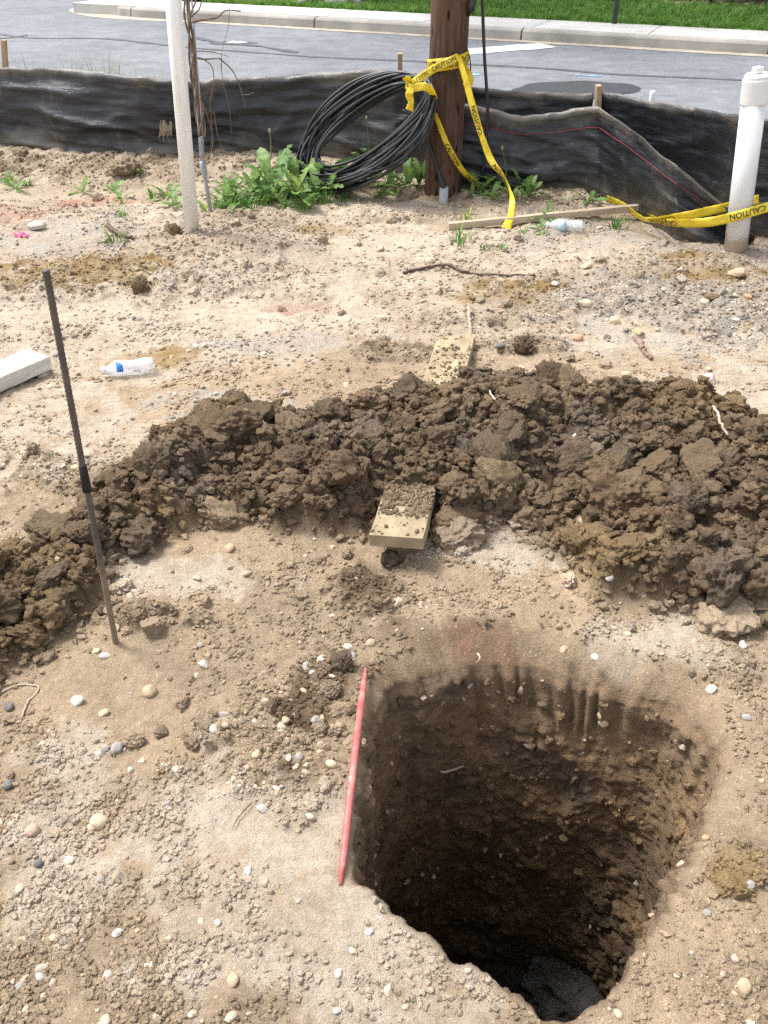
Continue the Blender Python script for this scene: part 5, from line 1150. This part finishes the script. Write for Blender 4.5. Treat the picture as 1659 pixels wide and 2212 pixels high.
for s in [
 (858, 1303, 36, 'r', 'cream', 'rounded cream stone below the plank\'s near end'), (1604, 1394, 26, 'a', 'white', 'bright white stone near the right edge behind the pit'), (213, 1778, 42, 'r', 'cream', 'largest smooth cream pebble on the lower left ground'),
 (70, 1797, 34, 'r', 'pink', 'dull pink pebble left of the largest cream pebble'), (322, 1496, 38, 'r', 'tan', 'yellowish tan stone right of the flat white chip'), (168, 1516, 36, 'a', 'white', 'flat white chip left of the yellowish tan stone'),
 (228, 1419, 28, 'r', 'white', 'white egg-shaped pebble just below the rebar foot'), (208, 1408, 22, 'a', 'cream', 'cream chip left of the white egg-shaped pebble'), (440, 1437, 34, 'a', 'white', 'long white stone lying midway between rebar and red rod'), (425, 1460, 20, 'a', 'cream', 'small cream stone under the long white stone'),
 (20, 1528, 30, 'a', 'dark', 'dark angular stone at the left edge beside the curled root'), (21, 1696, 32, 'a', 'dark', 'dark grey stone at the left edge above the pink pebble'), (254, 1617, 32, 'r', 'grey', 'striped blue-grey pebble, right one of a pair at left'), (228, 1618, 28, 'a', 'grey', 'pale blue-grey flat pebble, left one of a pair at left'),
 (213, 1631, 20, 'r', 'white', 'white pebble under the pair of blue-grey pebbles'), (359, 1654, 20, 'a', 'grey', 'small blue-grey chip right of the blue-grey pair'), (363, 1735, 18, 'a', 'grey', 'blue-grey chip right of the largest cream pebble'), (83, 1867, 22, 'r', 'dark', 'dark grey pebble below the pink pebble'),
 (219, 1900, 18, 'r', 'grey', 'greenish grey oval pebble below the largest cream pebble'), (43, 1920, 26, 'a', 'cream', 'cream stone near the left edge, lower ground'), (537, 1881, 26, 'r', 'white', 'white pebble on smooth soil left of the red rod\'s lower end'), (254, 2016, 24, 'a', 'white', 'triangular white chip in the lower left'),
 (471, 1993, 18, 'r', 'white', 'small white-grey pebble in the lower middle left'), (328, 2084, 16, 'a', 'white', 'square white chip below the triangular white chip'), (444, 2090, 22, 'a', 'tan', 'upright tan shard in the lower left ground'), (359, 2110, 18, 'r', 'cream', 'round cream pebble left of the tan shard'),
 (45, 2133, 26, 'r', 'grey', 'pale grey stone in the lower left corner'), (334, 2199, 20, 'r', 'white', 'white pebble at the bottom edge of the picture'), (415, 2191, 20, 'a', 'cream', 'cream angular pebble at the bottom edge, right of the white one'), (365, 2028, 18, 'a', 'cream', 'pale chip right of the triangular white chip'),
 (462, 1577, 26, 'r', 'white', 'white-pink pebble among crumbs above the pit\'s left'), (349, 1585, 40, 'c', 'clod', 'large round tan lump left of the white-pink pebble'), (419, 1610, 36, 'c', 'clod', 'pinkish tan lump right of the blue-grey chip'), (504, 2117, 34, 'r', 'tan', 'half-buried tan stone in the bottom middle'),
 (798, 2013, 26, 'a', 'white', 'white chip among crumbs at the pit\'s near left edge'), (732, 2103, 24, 'r', 'white', 'bluish white oval pebble left of the pit\'s near corner'), (645, 1946, 14, 'a', 'white', 'tiny white square chip below the red rod'), (729, 2184, 20, 'a', 'white', 'whitish stone at the bottom edge left of the pit'),
 (714, 1652, 28, 'r', 'cream', 'cream stone beside the middle of the red rod'), (622, 1640, 24, 'a', 'white', 'white stone in the clod pile left of the red rod'), (646, 1636, 24, 'r', 'grey', 'blue-grey pebble right of the white stone in the clod pile'), (695, 1425, 24, 'a', 'white', 'white stone at the top of the clod pile'),
 (752, 1399, 26, 'r', 'white', 'white-grey pebble above the red rod\'s upper end'), (717, 1461, 18, 'r', 'cream', 'small cream pebble left of the red rod\'s upper end'), (681, 1555, 24, 'a', 'grey', 'greenish grey chip in the middle of the clod pile'), (662, 1441, 30, 'a', 'grey', 'grey stone slab at the upper left of the clod pile'),
 (763, 1418, 26, 'a', 'grey', 'flat grey shard leaning above the red rod\'s upper tip'), (802, 1390, 26, 'r', 'tan', 'smooth tan stone right of the white-grey pebble at the pit corner'), (675, 1453, 16, 'r', 'white', 'tiny white pebble inside the clod pile'), (738, 1437, 58, 'c', 'wet', 'large dark clod at the red rod\'s upper end'), (715, 1492, 44, 'c', 'clod', 'brown clod left of the red rod\'s upper part'), (690, 1578, 40, 'c', 'clod', 'brown clod left of the red rod\'s middle'),
 (1285, 1422, 24, 'a', 'white', 'pale wedge stone on the back slope of the pit'), (1219, 1405, 26, 'r', 'tan', 'flat tan stone left of the pale wedge on the back slope'), (1355, 1370, 20, 'a', 'cream', 'cream chip behind the pit, below the dark heap'), (1536, 1490, 26, 'a', 'white', 'whitish stone at the pit\'s back right corner'),
 (1611, 1551, 24, 'a', 'grey', 'pale bluish chip right of the pit\'s back right corner'), (1254, 1128, 44, 'a', 'cream', 'cream block set in the front of the dark heap'), (1316, 1251, 24, 'a', 'grey', 'sparkling grey stone at the front foot of the dark heap'), (1395, 1283, 26, 'a', 'grey', 'grey chip between clods at the heap\'s right front foot'),
 (1523, 1811, 18, 'r', 'orange', 'orange pebble on the right rim of the pit'), (1527, 1972, 20, 'a', 'grey', 'blue-grey flake pressed into the soil right of the pit'), (1608, 2131, 34, 'r', 'tan', 'pale tan stone in the lower right corner'), (1620, 1912, 30, 'a', 'grey', 'grey lump in the ochre crumb patch right of the pit'),
 (1472, 587, 28, 'r', 'white', 'round white cobble left of the capped pipe\'s foot'), (1267, 577, 34, 'a', 'cream', 'pinkish cream stone below the clear bottle by the stake'), (1589, 594, 40, 'a', 'tan', 'wedge-shaped tan stone below the capped pipe'), (1536, 646, 36, 'a', 'ochre', 'brown stone in the ochre soil below the capped pipe'),
 (1615, 643, 26, 'r', 'orange', 'orange-tan stone near the right edge below the capped pipe'), (1377, 720, 36, 'a', 'yellow', 'yellow-topped stone on the gravel at right'), (1327, 697, 30, 'r', 'cream', 'smooth cream stone left above the yellow-topped stone'), (1247, 734, 30, 'r', 'orange', 'salmon stone left of the yellow-topped stone'),
 (1351, 810, 24, 'r', 'cream', 'cream pebble at the back edge of the dark heap'), (1531, 820, 30, 'r', 'white', 'white oval stone behind the dark heap at right'), (1083, 750, 27, 'r', 'dark', 'smooth dark grey egg-shaped stone right of the bleached stick'), (1589, 692, 22, 'r', 'white', 'white pebble on grey gravel near the right edge'),
 (1522, 655, 22, 'r', 'cream', 'cream pebble left of the brown stone in ochre soil'), (1199, 615, 22, 'r', 'white', 'white pebble right of the long forked twig\'s end'), (1267, 658, 28, 'r', 'cream', 'pale rounded stone in the rough soil below the forked twig'), (1126, 795, 20, 'a', 'cream', 'cream chip on the dark heap\'s back edge'), (1531, 799, 18, 'r', 'cream', 'cream pebble just above the white oval stone'),
 (83, 494, 52, 'a', 'white', 'white broken rock at the far left below the red-stained soil'), (467, 941, 32, 'a', 'cream', 'cream stone lodged in the dark heap left of centre'), (289, 688, 14, 'a', 'dark', 'small dark stone on pale cracked soil at left'), (371, 618, 20, 'a', 'grey', 'pale grey chip on the soil below the white post'), (406, 598, 32, 'c', 'clod', 'smooth tan clod below the white post'),
 (301, 622, 44, 'c', 'ochre', 'ochre clod on the pale soil right of the rebar\'s top'), (375, 502, 34, 'c', 'ochre', 'ochre clod at the left foot of the white post'), (166, 1014, 26, 'r', 'yellow', 'yellow stone half hidden behind the rebar'), (120, 768, 18, 'a', 'grey', 'grey chip beside the white plank\'s end'), (23, 785, 14, 'a', 'dark', 'dark chip above the white plank'),
 (270, 371, 60, 'c', 'clod', 'big tan clod at the fence foot left of the white post'), (526, 357, 44, 'c', 'clod', 'tan clod against the fence right of the anchor'), (45, 335, 30, 'c', 'clod', 'small tan clod at the fence foot near the left edge'), (1156, 412, 40, 'c', 'ochre', 'ochre clod among the weeds right of the pole'), (880, 425, 44, 'c', 'clod', 'tan clod left of the grey conduit stub'),
 (843, 1215, 52, 'c', 'wet', 'round dark clod directly below the plank\'s near end'), (1320, 412, 44, 'c', 'ochre', 'ochre clod at the foot of the fence stake'), (620, 852, 30, 'a', 'grey', 'grey mottled stone behind the dark heap'), (272, 1250, 22, 'a', 'grey', 'blue-grey stone at the heap\'s foot right of the rebar'), (425, 1250, 26, 'a', 'cream', 'cream chip at the front foot of the heap, left'), (535, 1240, 26, 'r', 'pink', 'pinkish pebble at the front foot of the heap'), (497, 1185, 30, 'r', 'tan', 'tan stone at the heap\'s front edge left of the plank')]:
    stone(*s)
BIGC = [(1072, 1045, 130, 'ochre', 'biggest ochre-brown clod in the dark heap, right of the plank'), (300, 1165, 105, 'wet', 'large greyish clod in the dark heap right of the rebar'), (1330, 1010, 110, 'wet', 'large dark clod in the heap right of the biggest ochre clod'), (520, 900, 100, 'wet', 'dark slab-like clod on the heap crest at left'), (1210, 900, 90, 'ochre', 'ochre-topped clod on the heap crest behind the biggest clod'),
        (1130, 752, 52, 'wet', 'dark clod beside the egg-shaped stone'), (800, 950, 90, 'wet', 'rounded dark clod in the heap above the plank\'s near end'), (1440, 870, 80, 'wet', 'dark clod on the heap crest at right'), (330, 1010, 95, 'wet', 'dark grey clod on the heap behind the rebar'), (1480, 1090, 95, 'wet', 'brown clod in the heap near the right picture edge'), (1560, 1010, 90, 'wet', 'dark clod at the right end of the heap'), (1560, 1240, 80, 'ochre', 'ochre clod at the right front of the heap'), (650, 1000, 80, 'wet', 'dark clod in the heap above its left front edge'), (110, 1250, 85, 'wet', 'dark clod at the left end of the heap'), (1290, 1180, 60, 'wet', 'crumbly dark clod at the heap\'s front right of the cream block')]
for (x, y, w_, mt, lb) in BIGC: stone(x, y, w_, 'c', mt, lb, up_=0.15)
# pink flagging scrap
fp = GP(45, 512); mb = MB(); V = []; rnd = random.Random(4)
for i in range(10):
    for k in range(3): V.append(fp+Vector((-0.04+0.01*i, 0.02*(k-1)+0.012*math.sin(i*1.3), 0.012+0.014*math.sin(i*1.1+k*1.7))))
mb.add(V, [(i*3+k, (i+1)*3+k, (i+1)*3+k+1, i*3+k+1) for i in range(9) for k in range(2)]); o = mb.build('pink_flagging', simple('neon_pink_plastic', (0.75, 0.06, 0.2), 0.5), None, True); s_ = o.modifiers.new('t', 'SOLIDIFY'); s_.thickness = 0.001; tag(o, 'scrap of neon pink flagging beside the white rock at far left', 'flagging')

# soil crumbs lying on the plank
mw = plank.matrix_world; n = 2600; L_ = max(v.co.x for v in plank.data.vertices); u = np.where(RS.rand(n) < 0.6, 0.10+0.25*RS.rand(n)**0.7, RS.rand(n)*L_); v_ = (RS.rand(n)-0.5)*0.145
k = (pn(u*22, v_*22, 6)+0.9*sstep(0.05, 0.22, u)*sstep(1.5, 1.1, u)+0.25*RS.rand(n) > 0.28) & ((u < 0.45) | (u > 0.9)); u, v_ = u[k], v_[k]; n = len(u)
P = np.array([mw @ Vector((a, b, 0.0195)) for a, b in zip(u, v_)]); s_ = 0.0015+0.008*RS.rand(n)**3
scatter('plank_crumbs', P, RS.rand(n, 3)*6, s_[:, None]*(0.7+0.5*RS.rand(n, 3)), RS.randint(0, 6, n), (WET*0.7+TAN*0.4)*(0.8+0.5*RS.rand(n))[:, None], CRUMB, 'dark soil crumbs spilt over the pine plank', 'soil crumbs')

# stones and crumbs held in the pit walls
WV, WC = WALL; n = 2200; ix = RS.randint(NT*4, len(WV)-NT*10, n); P = WV[ix]; s_ = 0.003+0.011*RS.rand(n)**3
scatter('pit_wall_crumbs', P, RS.rand(n, 3)*6, s_[:, None]*(0.7+0.6*RS.rand(n, 3)), RS.randint(0, 8, n), np.clip(WC[ix]*(0.8+0.5*RS.rand(n))[:, None], 0.01, 0.8), CRUMB, 'soil crumbs sticking to the pit walls', 'soil crumbs')
n = 160; ix = RS.randint(NT*3, len(WV)-NT*40, n); P = WV[ix]; s_ = 0.004+0.012*RS.rand(n)**3
scatter('pit_wall_stones', P, RS.rand(n, 3)*6, s_[:, None]*(0.7+0.6*RS.rand(n, 3)), RS.randint(0, 8, n), _pal[RS.randint(0, 7, n)]*0.55+WC[ix]*0.5, PEB, 'small stones embedded in the pit walls', 'gravel')

# put each grouping empty at the base of its thing
bpy.context.view_layer.update()
for e in [o for o in COL.objects if o.type == 'EMPTY' and o.parent is None and o.location.length < 1e-6 and o.children]:
    pts = [c.matrix_world @ Vector(k) for c in e.children if c.type == 'MESH' for k in c.bound_box]
    if not pts: continue
    lo = [min(p[i] for p in pts) for i in range(3)]; hi = [max(p[i] for p in pts) for i in range(3)]
    b = Vector(((lo[0]+hi[0])/2, (lo[1]+hi[1])/2, lo[2])); e.location = b
    for c in e.children: c.location = c.location-b
